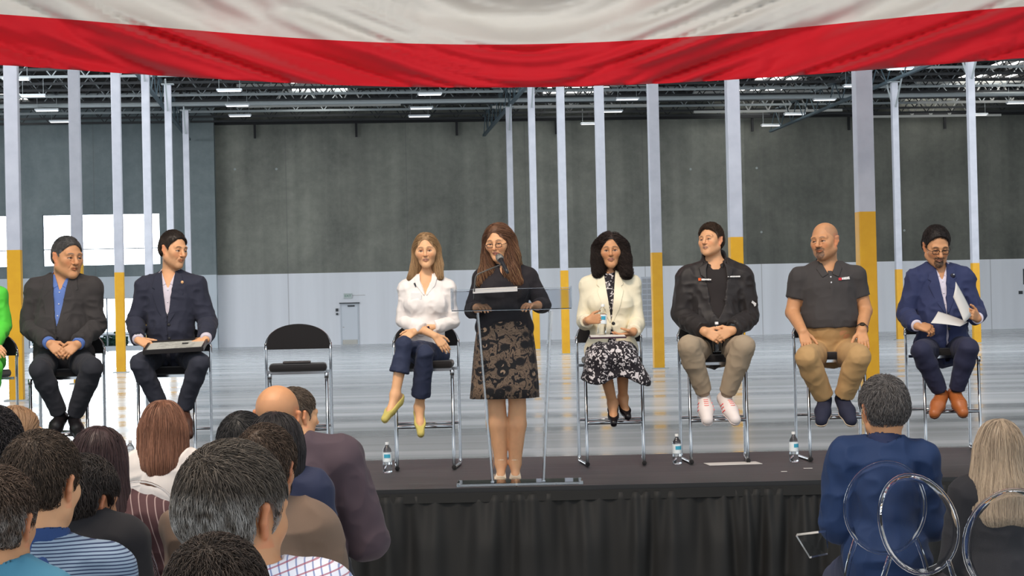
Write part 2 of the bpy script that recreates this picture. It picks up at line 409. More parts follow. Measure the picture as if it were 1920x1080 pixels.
# ---------------------------------------------------------------- door, sign, vent on the far wall
DW = mat('door_paint', lin((205, 212, 220)), .5); KP = mat('kick_plate', lin((150, 150, 145)), .35, .8); DK = mat('dark_fitting', lin((50, 55, 60)), .5)
r = root('door_1', G(WO, 0, 0)); r['kind'] = 'structure'; r.rotation_euler = (0, 0, GA)
ua, ub = u_at(640, 0), u_at(669, 0)
MB().box(((ua+ub)/2, -.03, 1.22), ((ub-ua)/2, .03, 1.22)).build('door_leaf', DW, r)
MB().box((ua-.04, -.03, 1.24), (.045, .05, 1.24)).box((ub+.04, -.03, 1.24), (.045, .05, 1.24)).box(((ua+ub)/2, -.03, 2.5), ((ub-ua)/2+.1, .05, .045)).build('door_frame', mat('door_frame_paint', lin((188, 196, 204)), .5), r)
MB().box(((ua+ub)/2, -.07, .16), ((ub-ua)/2-.02, .008, .14)).build('kick_plate', KP, r)
MB().box(((ua+ub)/2+.1, -.09, 2.38), (.22, .04, .045)).build('door_closer', DK, r)
MB().box((ua+.08, -.09, 1.08), (.05, .04, .02)).build('door_handle', KP, r)
MB().box(((ua+ub)/2, -.1, 2.56), ((ub-ua)/2+.15, .1, .03)).build('drip_cap', DK, r)
r = root('exit_sign', G(WO, u_at(652, 0), -.0, 3.0), 'small green exit sign above the far white door', 'exit sign'); r.rotation_euler = (0, 0, GA)
MB().box((0, -.06, 0), (.26, .04, .16)).build('housing', mat('exit_housing', lin((185, 195, 195)), .5), r)
def text_mesh(txt, size, name='lettering', depth=.002):
    c = bpy.data.curves.new('t', 'FONT'); c.body = txt; c.size = size; c.extrude = depth; c.align_x = 'CENTER'; c.align_y = 'CENTER'; c.resolution_u = 3
    o = bpy.data.objects.new('t', c); COL.objects.link(o)
    dg = bpy.context.evaluated_depsgraph_get(); me = bpy.data.meshes.new_from_object(o.evaluated_get(dg)); me.name = name
    bpy.data.objects.remove(o); return me
me = text_mesh('EXIT', .2, 'exit_letters'); me.materials.append(mat('exit_green', lin((40, 120, 85)), .5))
o = bpy.data.objects.new('exit_letters', me); link(o, r); o.rotation_euler = (math.pi/2, 0, 0); o.location = (0, -.105, 0)
MB().box((.65, -.04, .03), (.42, .02, .012)).build('conduit', KP, r)
r = root('wall_switch', G(WO, u_at(631, 0), 0, 2.05), 'small dark alarm pull box left of the far white door', 'alarm box'); r.rotation_euler = (0, 0, GA)
MB().box((0, -.05, .1), (.08, .05, .09)).build('upper_box', DK, r); MB().box((0, -.05, -.15), (.07, .05, .06)).build('lower_box', DK, r)
# louvre vent
c = G(WO, u_at(1213, 0), 0, 2.2)
r = root('wall_vent', c, 'tall perforated metal vent on the white wall behind the blazer woman', 'vent'); r.rotation_euler = (0, 0, GA)
mb = MB()
for i in range(9):
    z = 1.35-i*.34
    mb.box((-.16, -.05, z), (.13, .02, .13)); mb.box((.16, -.05, z), (.13, .02, .13))
mb.build('louvre', mat('vent_dark', lin((158, 162, 168)), .5), r)
mb = MB().box((0, -.02, 0), (.36, .02, 1.6)); mb.build('frame', mat('vent_frame', lin((186, 192, 200)), .5), r)
# electric fitting at far right edge
r = root('wall_panel', G(WO, u_at(1913, 0), 0, 2.3), 'small dark wall fitting at the far right edge of the white band', 'wall fitting'); r.rotation_euler = (0, 0, GA)
MB().box((0, -.05, 0), (.12, .05, .1)).box((.25, -.05, 1.0), (.05, .05, .5)).build('plate', DK, r)
PPL_ = {445: 'pale round wall patch nearest the top left corner of the grey wall', 523: 'pale round patch above the empty stool, right of its twin', 1300: 'pale patch on the wall high above the black-jacket man', 1424: 'pale patch high on the wall right of the column behind the black jacket', 1430: 'pale patch low on the grey wall beside the polo-shirt man', 1698: 'pale patch on the grey wall left of the navy-suit man\'s head'}
for (px, py) in ((445, 317), (523, 316), (1300, 316), (1424, 313), (1430, 434), (1698, 430)):
    c = P(px, py, 119.2 if px < 800 else 121.5)
    # place on wall plane
    u = u_at(px, 0); c2 = G(WO, u, -.02, c.z)
    o = MB().lathe([(.075, 0), (.075, .02)], (0, 0, 0), 12, Matrix.Rotation(math.pi/2, 3, 'X')).build('patch_plate', mat('patch', lin((150, 158, 156)), .6)); gobj(o, c2); tag(o, PPL_[px], 'wall plate', 'pale patches on the concrete wall')
# ---------------------------------------------------------------- flag
m = mat('flag_cloth', (.8, .8, .8), .75, sheen=.2); N = NT(m)
at = N.n('ShaderNodeVertexColor'); at.layer_name = 'Col'; N.l(at.outputs[0], N.b.inputs['Base Color'])
tr = N.n('ShaderNodeBsdfTranslucent'); N.l(at.outputs[0], tr.inputs[0]); mx = N.n('ShaderNodeMixShader'); mx.inputs[0].default_value = .35
out = N.nt.nodes['Material Output']; N.l(N.b.outputs[0], mx.inputs[1]); N.l(tr.outputs[0], mx.inputs[2]); N.l(mx.outputs[0], out.inputs[0])
FLAGM = m
def vnoise(p, seed=0):
    """smooth value noise, p (...,3) -> -1..1"""
    p = np.asarray(p, dtype=np.float64); i = np.floor(p).astype(np.int64); f = p-i; f = f*f*(3-2*f)
    def h(a, b, c):
        n = (a*374761393+b*668265263+c*2147483647+seed*1274126177) & 0xffffffff
        n = ((n ^ (n >> 13))*1274126177) & 0xffffffff; n = n ^ (n >> 16)
        return (n & 0xffff)/32767.5-1
    x, y, z = i[..., 0], i[..., 1], i[..., 2]; r = 0
    for dx in (0, 1):
        for dy in (0, 1):
            for dz in (0, 1):
                w = (f[..., 0] if dx else 1-f[..., 0])*(f[..., 1] if dy else 1-f[..., 1])*(f[..., 2] if dz else 1-f[..., 2])
                r = r+w*h(x+dx, y+dy, z+dz)
    return r
FD = 30.0
def lerp_pts(pts, x):
    xs = [p[0] for p in pts]; ys = [p[1] for p in pts]; return np.interp(x, xs, ys)
def smooth_curve(pts):
    xs = np.array([p[0] for p in pts], float); ys = np.array([p[1] for p in pts], float)
    return np.poly1d(np.polyfit(xs, ys, 4))
bot = smooth_curve([(0, 122), (200, 135), (480, 152), (760, 163), (960, 165), (1200, 157), (1500, 140), (1700, 127), (1920, 108)])
mid = smooth_curve([(0, 27), (200, 42), (480, 66), (720, 80), (900, 84), (1060, 81), (1300, 68), (1600, 42), (1920, 12)])
nu, stripes = 640, 7
xs = np.linspace(-260, 2180, nu); rows = []; cols = []
per = 16
RED, WHT = np.array(lin((228, 24, 44))[:3]), np.array(lin((236, 233, 228))[:3])
XC = np.clip(xs, -60, 1980)
yb = bot(XC); ym = mid(XC)
yb = yb+(xs-XC)*np.where(xs < 0, .07, -.085); ym = ym+(xs-XC)*np.where(xs < 0, .075, -.095)
vv = []; cc = []
for s in range(stripes):
    for j in range(per+(1 if s == stripes-1 else 0)):
        t = s+j/per
        y = yb+(ym-yb)*t*(1+.14*max(0, t-1))
        vv.append(y); cc.append(RED if s % 2 == 0 else WHT)
H = np.array(vv); nv = len(H)
t = np.arange(nv)[:, None]/per
sag = (xs-960)/960
# diagonal folds running down towards the middle of the hem
X = np.broadcast_to(xs, H.shape)/121.0; Z = t*.68+0*X
sg_ = np.tanh((X-8.2)/1.6); cf_ = (X-8.2)*.30*(-sg_)+Z*1.25; q = np.stack([cf_*1.5, (X-8.2)*.16, 0*X+3], -1)
dd = .34*vnoise(q*1.1, 1)+.24*(1-2*np.abs(vnoise(q*2.3, 2)))+.09*(1-2*np.abs(vnoise(q*5.2, 3)))+.018*vnoise(np.stack([X*5, Z*7, 0*X], -1), 4)
V = np.zeros((nv, nu, 3))
for j in range(nv):
    for i in range(nu):
        p = P(xs[i], H[j, i], FD+dd[j, i]+.02*Z[j, i]); V[j, i] = (p.x, p.y, p.z)
idx = np.arange(nv*nu).reshape(nv, nu)
Fq = np.stack([idx[:-1, :-1], idx[:-1, 1:], idx[1:, 1:], idx[1:, :-1]], -1).reshape(-1, 4)
fl = mesh('striped_flag', V.reshape(-1, 3), Fq, FLAGM, smooth=True)
ca = fl.data.color_attributes.new('Col', 'FLOAT_COLOR', 'CORNER')
colr = np.array([cc[min(j, nv-2)] for j in range(nv-1)]); cf = np.repeat(colr, (nu-1)*4, 0); ca.data.foreach_set('color', np.concatenate([cf, np.ones((len(cf), 1))], 1).ravel().astype(np.float32))
md = fl.modifiers.new('s', 'SOLIDIFY'); md.thickness = .004
tag(fl, 'giant flag with red and white stripes hanging across the hall above the stage', 'flag')

# ---------------------------------------------------------------- stage
YF, YB = P(960, 910.5, 12.7).y, 15.35
YF = 1.115*F/326.0; YB = 1.115*F/271.0
XL, XR = -7.2, 7.2
m = mat('stage_deck', (.03, .03, .03), .55); N = NT(m)
tc = N.n('ShaderNodeTexCoord'); mp = N.n('ShaderNodeMapping'); mp.inputs['Scale'].default_value = (.5, 6, 1); N.l(tc.outputs['Object'], mp.inputs['Vector'])
n = N.n('ShaderNodeTexNoise', Scale=2.0, Detail=6.0, Roughness=.7); N.l(mp.outputs[0], n.inputs['Vector'])
N.l(N.ramp(n.outputs[0], [(.35, lin((38, 38, 40))), (.6, lin((58, 57, 58))), (.8, lin((92, 90, 88)))]), N.b.inputs['Base Color'])
DECK = m
r = root('stage', (0, (YF+YB)/2, 0), 'low black portable stage the panel sits on', 'stage')
for i in range(6):
    xa = XL+(XR-XL)*i/6; xb = XL+(XR-XL)*(i+1)/6
    under(MB().box(((xa+xb)/2, (YF+YB)/2, STAGE-.03), ((xb-xa)/2-.003, (YB-YF)/2, .03)).build('deck_panel', DECK, bevel=.004), r)
EDG = mat('stage_edge', lin((24, 24, 26)), .4)
under(MB().box((0, YF-.012, STAGE-.035), ((XR-XL)/2, .012, .035)).build('edge_trim', EDG), r)
for i in range(7):
    for y in (YF+.25, YB-.15):
        x = XL+.1+(XR-XL-.2)*i/6
        under(MB().box((x, y, (STAGE-.06)/2), (.03, .03, (STAGE-.06)/2)).build('leg', DSTEEL), r)
# pleated skirt
nx, nz = 1500, 14
x = np.linspace(XL, XR, nx); z = np.linspace(STAGE-.045, .005, nz)
ph = np.cumsum(1+.45*np.interp(np.arange(nx), np.arange(0, nx, 22), RNG.uniform(-1, 1, len(np.arange(0, nx, 22)))))*(x[1]-x[0])
A = np.zeros((nz, nx, 3))
for j in range(nz):
    t = j/(nz-1)
    w = .5+.5*np.sin(ph*2*np.pi/.085); w2 = .5+.5*np.sin(ph*2*np.pi/.24+1.5*np.sin(ph*3)+t*.8)
    off = .020*w*(1-t*.75)+.075*w2*min(1, t*1.8)+.012*np.sin(ph*9+t*3)
    A[j, :, 0] = x+.02*t*np.sin(ph*7); A[j, :, 1] = YF-.03-off; A[j, :, 2] = z[j]
idx = np.arange(nz*nx).reshape(nz, nx); Fq = np.stack([idx[:-1, :-1], idx[1:, :-1], idx[1:, 1:], idx[:-1, 1:]], -1).reshape(-1, 4)
SKM = mat('stage_skirt_cloth', lin((15, 14, 13)), .7, sheen=.0, bump=(400, .2, .001))
sk = mesh('skirt', A.reshape(-1, 3), Fq, SKM, smooth=True); under(sk, r); md = sk.modifiers.new('s', 'SOLIDIFY'); md.thickness = .003
under(MB().box((0, YF-.035, STAGE-.06), ((XR-XL)/2, .012, .03)).build('skirt_band', SKM), r)

# ---------------------------------------------------------------- stools on the stage
def arc_pts(pts, n=6, rad=.05):
    out = [Vector(pts[0])]
    for i in range(1, len(pts)-1):
        a, b, c = Vector(pts[i-1]), Vector(pts[i]), Vector(pts[i+1])
        r1 = min(rad, (a-b).length*.45, (c-b).length*.45); p = b+(a-b).normalized()*r1; q = b+(c-b).normalized()*r1
        for k in range(n+1):
            t = k/n; out.append(p*(1-t)**2+b*2*t*(1-t)+q*t*t)
    out.append(Vector(pts[-1])); return out
def make_stool():
    r = root('bar_stool', (0, 0, 0)); r['category'] = 'bar stool'; r['group'] = 'chrome bar stools on the stage'
    hw = .225; rr = .0115; SH = .735
    # side frames: front leg up to the seat, back leg up to the back, runner on the floor; front faces -y
    for s in (-1, 1):
        x = s*.203; xb = s*.237
        p = arc_pts([(x, -.19, SH-.02), (x, -.205, rr+.001), (xb, .235, rr+.001), (xb, .235, SH+.1), (xb, .255, SH+.19)], rad=.035)
        MB().tube(p, rr, 8).build('side_frame', CHROME, r, smooth=True)
        MB().tube([(x, -.235, .018), (x, -.19, .018)], .017, 8).build('foot_cap', BLACKF, r, smooth=True)
        MB().tube([(x, -.195, SH-.06), (x, -.195, SH-.02)], .016, 8).build('seat_bracket', CHROME, r, smooth=True)
    MB().tube([(-.203, -.197, .31), (.203, -.197, .31)], .012, 8).build('footrest', CHROME, r, smooth=True)
    MB().tube([(-hw, .235, .31), (hw, .235, .31)], .009, 8).build('rear_bar', CHROME, r, smooth=True)
    p = arc_pts([(-hw*.99, .255, SH+.2), (-hw*.99, .262, SH+.26)], rad=.02)
    # half-round back: tube arch and padded panel
    arch = []
    for k in range(25):
        a = math.pi*k/24; arch.append((-math.cos(a)*.237, .262, SH+.135+math.sin(a)**.75*.185))
    MB().tube(arch, rr, 8).build('back_arch', CHROME, r, smooth=True)
    poly = [(-.234, SH+.145), (.234, SH+.145)]+[(math.cos(math.pi*k/24)*.236, SH+.15+math.sin(math.pi*k/24)**.75*.182) for k in range(25)]
    MB().prism(poly, (0, .262, 0), (1, 0, 0), (0, 0, 1), (0, 1, 0), -.022, .022).build('backrest', BLACKF, r, bevel=.012)
    MB().box((0, .01, SH+.018), (.208, .20, .028)).build('seat', BLACKF, r, bevel=.022)
    MB().bar((-.2, -.15, SH-.02), (.2, -.15, SH-.02), .02, .02).build('seat_support', CHROME, r)
    MB().bar((-.23, .18, SH-.02), (.23, .18, SH-.02), .02, .02).build('seat_support', CHROME, r)
    return r
def dup(r0, loc, rz=None, label=None):
    r = r0.copy(); COL.objects.link(r); r.location = loc
    if rz is not None: r.rotation_euler = (0, 0, rz)
    if label: r['label'] = label
    for ch in list(r0.children):
        c = ch.copy(); COL.objects.link(c); c.parent = r; c.matrix_parent_inverse = ch.matrix_parent_inverse.copy()
        for g in ch.children:
            d = g.copy(); COL.objects.link(d); d.parent = c
    return r
DC = 14.17
stool = make_stool(); first = True
for (px, d, rz, lab) in ((-45, DC, .0, 'chrome bar stool under the person in the green jacket'), (121, DC, .0, 'chrome bar stool under the man in the charcoal suit and blue shirt'),
        (322, DC, -.04, 'chrome bar stool under the man holding a framed certificate'), (559.5, DC, .10, 'empty chrome bar stool with rounded black back'),
        (797, DC, 0, 'chrome bar stool under the blonde woman in a white blouse'), (1147, DC, .02, 'chrome bar stool under the woman in the cream blazer'),
        (1340, DC, 0, 'chrome bar stool under the man in the black zip jacket'), (1560, DC, .0, 'chrome bar stool under the man in the black polo shirt'),
        (1772, DC+.42, .02, 'chrome bar stool under the man in the navy suit reading papers')):
    x = P(px, 700, d).x
    loc = (x, d, STAGE)
    if first: stool.location = loc; stool.rotation_euler = (0, 0, rz); stool['label'] = lab; first = False
    else: dup(stool, loc, rz, lab)

# ---------------------------------------------------------------- lectern
LD = P(970, 907, YF).y
def LX(px, d, py=700): return P(px, py, d).x
yfr, ybk = YF+.10, YF+.32
r = root('lectern', (LX(968, yfr), (yfr+ybk)/2, STAGE), 'clear acrylic lectern the woman in black speaks at', 'lectern')
cx = LX(970, yfr)
s0 = F/yfr
def lz(py, d, px=970): return P(px, py, d).z
hb = 118/s0
under(MB().box((cx, (yfr+ybk)/2, STAGE+.009), (hb, (ybk-yfr)/2+.04, .009)).build('base', ACRYL, bevel=.003), r)
zt = STAGE+1.12
def LX(px, d, py=700): return P(px, py, d).x
wt, wb = .235, .165     # half width top and bottom of the front panel
for sgn in (-1, 1):
    mb = MB(); xt, xb = cx-.03*0+sgn*wt+(-.01), cx+sgn*wb-.01
    n = Vector((1, 0, 0))
    a = [(xb, yfr), (xb, ybk-.08)]; b = [(xt, yfr-.02), (xt, ybk)]
    V = []
    for (xx, zz, ys) in ((xb, STAGE+.018, (yfr+.02, yfr+.20)), (xt, zt, (yfr-.02, ybk-.02))):
        for y in ys:
            for dx in (-.012, .012): V.append((xx+dx, y, zz))
    Fs = [[0, 1, 3, 2], [4, 6, 7, 5], [0, 4, 5, 1], [2, 3, 7, 6], [0, 2, 6, 4], [1, 5, 7, 3]]
    under(mesh('side_panel', V, Fs, ACRYL), r)
    o = MB().tube([(xb+sgn*.0, yfr+.02, STAGE+.01), (xb, yfr+.02, STAGE+.03)], .012, 8).build('bolt', CHROME, smooth=True); under(o, r)
# front panel
V = [(cx-wt-.01, yfr-.02, zt), (cx+wt-.01, yfr-.02, zt), (cx+wb-.01, yfr+.02, STAGE+.018), (cx-wb-.01, yfr+.02, STAGE+.018)]; V += [(a, b+.010, c) for a, b, c in V]
under(mesh('front_panel', V, [[0, 1, 2, 3], [7, 6, 5, 4], [0, 4, 5, 1], [1, 5, 6, 2], [2, 6, 7, 3], [3, 7, 4, 0]], ACRYL), r)
# reading top with a front lip
ht = 112/s0; cxt = LX(962, yfr)
zlip0, zlip1 = lz(581, yfr-.03), lz(541, yfr-.03)
mb = MB().prism([(yfr-.03, zlip0), (ybk+.02, zlip1-.012), (ybk+.02, zlip1-.007), (yfr-.03, zlip0+.005)], (cxt-ht, 0, 0), (0, 1, 0), (0, 0, 1), (1, 0, 0), 0, 2*ht)
under(mb.build('reading_top', ACRLIP), r)
under(MB().box((cxt, yfr-.035, (zlip0+zlip1)/2), (ht, .005, (zlip1-zlip0)/2)).build('front_lip', ACRLIP), r)
for sgn in (-1, 1):
    under(MB().box((cxt+sgn*ht, (yfr+ybk)/2, (zlip0+zlip1)/2+.01), (.005, (ybk-yfr)/2+.03, (zlip1-zlip0)/2)).build('side_lip', ACRLIP), r)
e0, e1 = zlip0, zlip1
mb = MB(); yy = yfr-.035
for (z, r_) in ((e1, .004), (e0, .006)): under(MB().bar((cxt-ht, yy, z), (cxt+ht, yy, z), .008, r_*.7).build('lip_edge', ACREDGE), r)
for sgn in (-1, 1): under(MB().bar((cxt+sgn*ht, yy, e0), (cxt+sgn*ht, yy, e1), .004, .006, (0, 1, 0)).build('lip_edge', ACREDGE), r)
for sgn in (-1, 1):
    xt, xb = cx+sgn*wt-.01, cx+sgn*wb-.01
    under(MB().bar((xb, yfr+.012, STAGE+.02), (xt, yfr-.024, zt), .012, .012, (0, 1, 0)).build('panel_edge', ACREDGE), r)
    under(MB().box((cx+sgn*(hb-.012), yfr-.02, STAGE+.010), (.012, .025, .010)).build('base_foot', ACREDGE), r)
under(MB().box((cx, yfr-.042, STAGE+.009), (hb, .003, .007)).build('base_edge', ACREDGE), r)
# papers on the lectern
pz = (zlip0+zlip1)/2+.03
o = MB().box((0, 0, 0), (.145, .11, .003)).build('paper_sheet', WHITEP); o.location = (LX(932, yfr+.15), yfr+.16, (zlip0+zlip1)/2+.065); o.rotation_euler = (.13, -.03, .0)
tag(o, 'white sheets of notes lying on the clear lectern', 'paper')
# microphone on a gooseneck
GN = mat('gooseneck', lin((95, 92, 88)), .35, .8); MG = mat('mic_grille', lin((150, 146, 140)), .4, .9, bump=(900, 1, .002)); MBK = mat('mic_body', lin((34, 34, 38)), .35)
r = root('microphone', P(893, 560, yfr+.1), 'black microphone with silver grille on a thin gooseneck at the lectern', 'microphone')
tip = P(936, 482, yfr+.22); end = P(949, 506, yfr+.12); nk = P(930, 500, yfr+.14)
pts = [P(889, 562, yfr+.10), P(890, 535, yfr+.09), P(893, 517, yfr+.09), P(905, 510, yfr+.10), P(922, 503, yfr+.12), P(940, 496, yfr+.155)]
sm = []
for i in range(len(pts)-1):
    for k in range(5):
        t = k/5; p0, p1, p2, p3 = pts[max(i-1, 0)], pts[i], pts[i+1], pts[min(i+2, len(pts)-1)]
        sm.append(.5*((2*p1)+(p2-p0)*t+(2*p0-5*p1+4*p2-p3)*t*t+(3*p1-p0-3*p2+p3)*t**3))
sm.append(pts[-1])
under(MB().tube(sm, .005, 8).build('gooseneck', GN, smooth=True), r)
ax = (tip-end).normalized(); M3 = ax.to_track_quat('Z', 'Y').to_matrix()
L = (tip-end).length
under(MB().lathe([(.010, -.03), (.0125, 0), (.014, L*.5), (.019, L*.78)], end, 16, M3).build('handle', MBK, smooth=True), r)
under(MB().lathe([(.019, L*.78), (.025, L*.84), (.026, L*.95), (.022, L*1.08), (.012, L*1.15), (.002, L*1.17)], end, 16, M3).build('grille', MG, smooth=True), r)

# ---------------------------------------------------------------- bottles
WATER = mat('water_bottle_plastic', (.93, .97, 1), .05, trans=1, ior=1.33)
LBL = mat('bottle_label', lin((225, 232, 236)), .4); LBB = mat('bottle_label_blue', lin((60, 160, 190)), .4); CAP = mat('bottle_cap', lin((240, 240, 240)), .4)
def make_bottle():
    r = root('water_bottle', (0, 0, 0)); r['category'] = 'water bottle'; r['group'] = 'plastic water bottles'
    prof = [(.030, 0), (.0325, .006), (.031, .02), (.0325, .03), (.031, .045), (.0325, .06), (.0325, .145), (.030, .160), (.022, .178), (.013, .190), (.0125, .200)]
    MB().lathe(prof, n=24).build('bottle_body', WATER, r, smooth=True)
    MB().lathe([(.0135, .198), (.0135, .214), (.012, .216)], n=16).build('cap', CAP, r)
    mb = MB(); n = 24; b = 0
    MB().lathe([(.0331, .075), (.0333, .08), (.0333, .14), (.0331, .142)], n=24).build('label', LBL, r, smooth=True)
    m2 = MB()
    for k in range(-3, 4):
        a = -math.pi/2+k*.2; m2.box((.0338*math.cos(a), .0338*math.sin(a), .118), (.0034, .0006, .013), Matrix.Rotation(a+math.pi/2, 3, 'Z'))
    m2.build('label_print', LBB, r)
    return r
bt = make_bottle(); 
for i, (px, py, sc, lab) in enumerate(((727, 886, 1.0, 'water bottle on the stage floor in front of the blonde woman\'s stool'), (1270, 870, 1.0, 'water bottle on the stage floor in front of the black-jacket man\'s stool'),
        (1489, 866, 1.0, 'water bottle on the stage floor in front of the polo-shirt man\'s stool'), (245, 879, 1.0, 'water bottle whose cap shows beside the auburn-haired woman'))):
    loc = PZ(px, py, STAGE)
    if i == 0: bt.location = loc; bt['label'] = lab
    else: dup(bt, loc, .3*i, lab)
# paper on the stage
o = MB().box((0, 0, 0), (.19, .11, .0015)).build('paper_sheet', WHITEP); o.location = PZ(1374, 869, STAGE+.004); o.rotation_euler = (0, 0, .1); tag(o, 'white paper lying flat on the stage under the black-jacket man', 'paper')
for (px, py, w) in ((1515, 878, .03), (862, 918, .0), (1470, 884, .02)):
    if w:
        o = MB().box((0, 0, 0), (w, .012, .001)).build('tape_mark', WHITEP); o.location = PZ(px, py, STAGE+.003); tag(o, 'small strip of white tape on the stage deck', 'tape', 'tape strips on the deck')
# folder on the empty stool
o = MB().box((0, 0, 0), (.10, .13, .007)).build('folder', mat('folder_black', lin((34, 28, 30)), .4), bevel=.003); o.location = (LX(558, DC), DC-.03, STAGE+.735+.055); o.rotation_euler = (0, 0, .1)
tag(o, 'thin black folder lying on the seat of the empty stool', 'folder')
# ================================================================ implicit-surface modelling for bodies, hair and clothes
V3 = lambda *a: np.array(a, float)
def A3(p): return np.array([p[0], p[1], p[2]], float)
def nrm(v): v = np.asarray(v, float); return v/max(1e-9, np.linalg.norm(v))
class Frame:
    """origin c, axes ax (image right), fw (front), up"""
    def __init__(s, c, ax, fw, up, S=1.0): s.c, s.ax, s.fw, s.up, s.S = A3(c), nrm(ax), nrm(fw), nrm(up), S
    def w(s, x, y, z): return s.c+(s.ax*x+s.fw*y+s.up*z)*s.S
    def d(s, x, y, z): return s.ax*x+s.fw*y+s.up*z
    def loc(s, X, Y, Z):
        X, Y, Z = X-s.c[0], Y-s.c[1], Z-s.c[2]
        return [(X*a[0]+Y*a[1]+Z*a[2])/s.S for a in (s.ax, s.fw, s.up)]
def turned(c, yaw, pitch, roll, S, face):
    y, p, r = map(math.radians, (yaw, pitch, roll))
    fw = V3(math.sin(y), face*math.cos(y), 0); ax = V3(math.cos(y), -face*math.sin(y), 0); up = V3(0, 0, 1)
    fw, up = fw*math.cos(p)-up*math.sin(p), up*math.cos(p)+fw*math.sin(p)
    up, ax = up*math.cos(r)+ax*math.sin(r), ax*math.cos(r)-up*math.sin(r)
    return Frame(c, ax, fw, up, S)
# primitives are tuples (kind, data, k)
def rc(a, b, ra, rb, k=.02): return ('rc', (A3(a), A3(b), ra, rb), k)
def el(c, r, fr=None, k=.02): return ('el', (A3(c), V3(*r), fr), k)
def bx(c, h, r, fr, k=.01): return ('bx', (A3(c), V3(*h), r, fr), k)
def minus(p, k=.01): return ('-'+p[0], p[1], k)
def grow(prims, t):
    out = []
    for kd, dt, k in prims:
        b = kd.lstrip('-'); sg = -1 if kd[0] == '-' else 1
        if b == 'rc': out.append((kd, (dt[0], dt[1], dt[2]+t*sg, dt[3]+t*sg), k))
        elif b == 'el': out.append((kd, (dt[0], dt[1]+t*sg, dt[2]), k))
        else: out.append((kd, (dt[0], dt[1]+t*sg, dt[2], dt[3]), k))
    return out
def pbox(p):
    kd, dt, k = p; b = kd.lstrip('-')
    if b == 'rc': m = max(dt[2], dt[3]); return np.minimum(dt[0], dt[1])-m, np.maximum(dt[0], dt[1])+m
    if b == 'el':
        c, r, fr = dt
        e = r if fr is None else np.abs(fr.ax)*r[0]+np.abs(fr.fw)*r[1]+np.abs(fr.up)*r[2]
        return c-e, c+e
    c, h, r, fr = dt; h = h+r; e = np.abs(fr.ax)*h[0]+np.abs(fr.fw)*h[1]+np.abs(fr.up)*h[2]; return c-e, c+e
def pdist(p, X, Y, Z):
    kd, dt, k = p; b = kd.lstrip('-')
    if b == 'rc':
        a, q, ra, rb = dt; d = q-a; L = max(1e-9, float(d@d))
        x, y, z = X-a[0], Y-a[1], Z-a[2]
        h = np.clip((x*d[0]+y*d[1]+z*d[2])/L, 0, 1)
        return np.sqrt((x-d[0]*h)**2+(y-d[1]*h)**2+(z-d[2]*h)**2)-(ra+(rb-ra)*h)
    if b == 'el':
        c, r, fr = dt; x, y, z = X-c[0], Y-c[1], Z-c[2]
        if fr is not None: x, y, z = [x*a[0]+y*a[1]+z*a[2] for a in (fr.ax, fr.fw, fr.up)]
        k0 = np.sqrt((x/r[0])**2+(y/r[1])**2+(z/r[2])**2); k1 = np.sqrt((x/r[0]**2)**2+(y/r[1]**2)**2+(z/r[2]**2)**2)+1e-6
        return k0*(k0-1)/k1
    c, h, r, fr = dt; x, y, z = X-c[0], Y-c[1], Z-c[2]
    x, y, z = [np.abs(x*a[0]+y*a[1]+z*a[2])-h[i] for i, a in enumerate((fr.ax, fr.fw, fr.up))]
    return np.sqrt(np.maximum(x, 0)**2+np.maximum(y, 0)**2+np.maximum(z, 0)**2)+np.minimum(np.maximum(x, np.maximum(y, z)), 0)-r
def axis(lo, hi, h, fine=()):
    """grid lines from lo to hi, spacing h, finer inside the (lo, hi, h) ranges"""
    out = [lo]
    while out[-1] < hi:
        x = out[-1]; s = h
        for f in fine:
            if f[0]-1e-6 <= x <= f[1]: s = min(s, f[2])
            elif f[0] > x and x+s > f[0]: s = min(s, max(f[2], f[0]-x))
        out.append(x+s)
    return np.array(out)
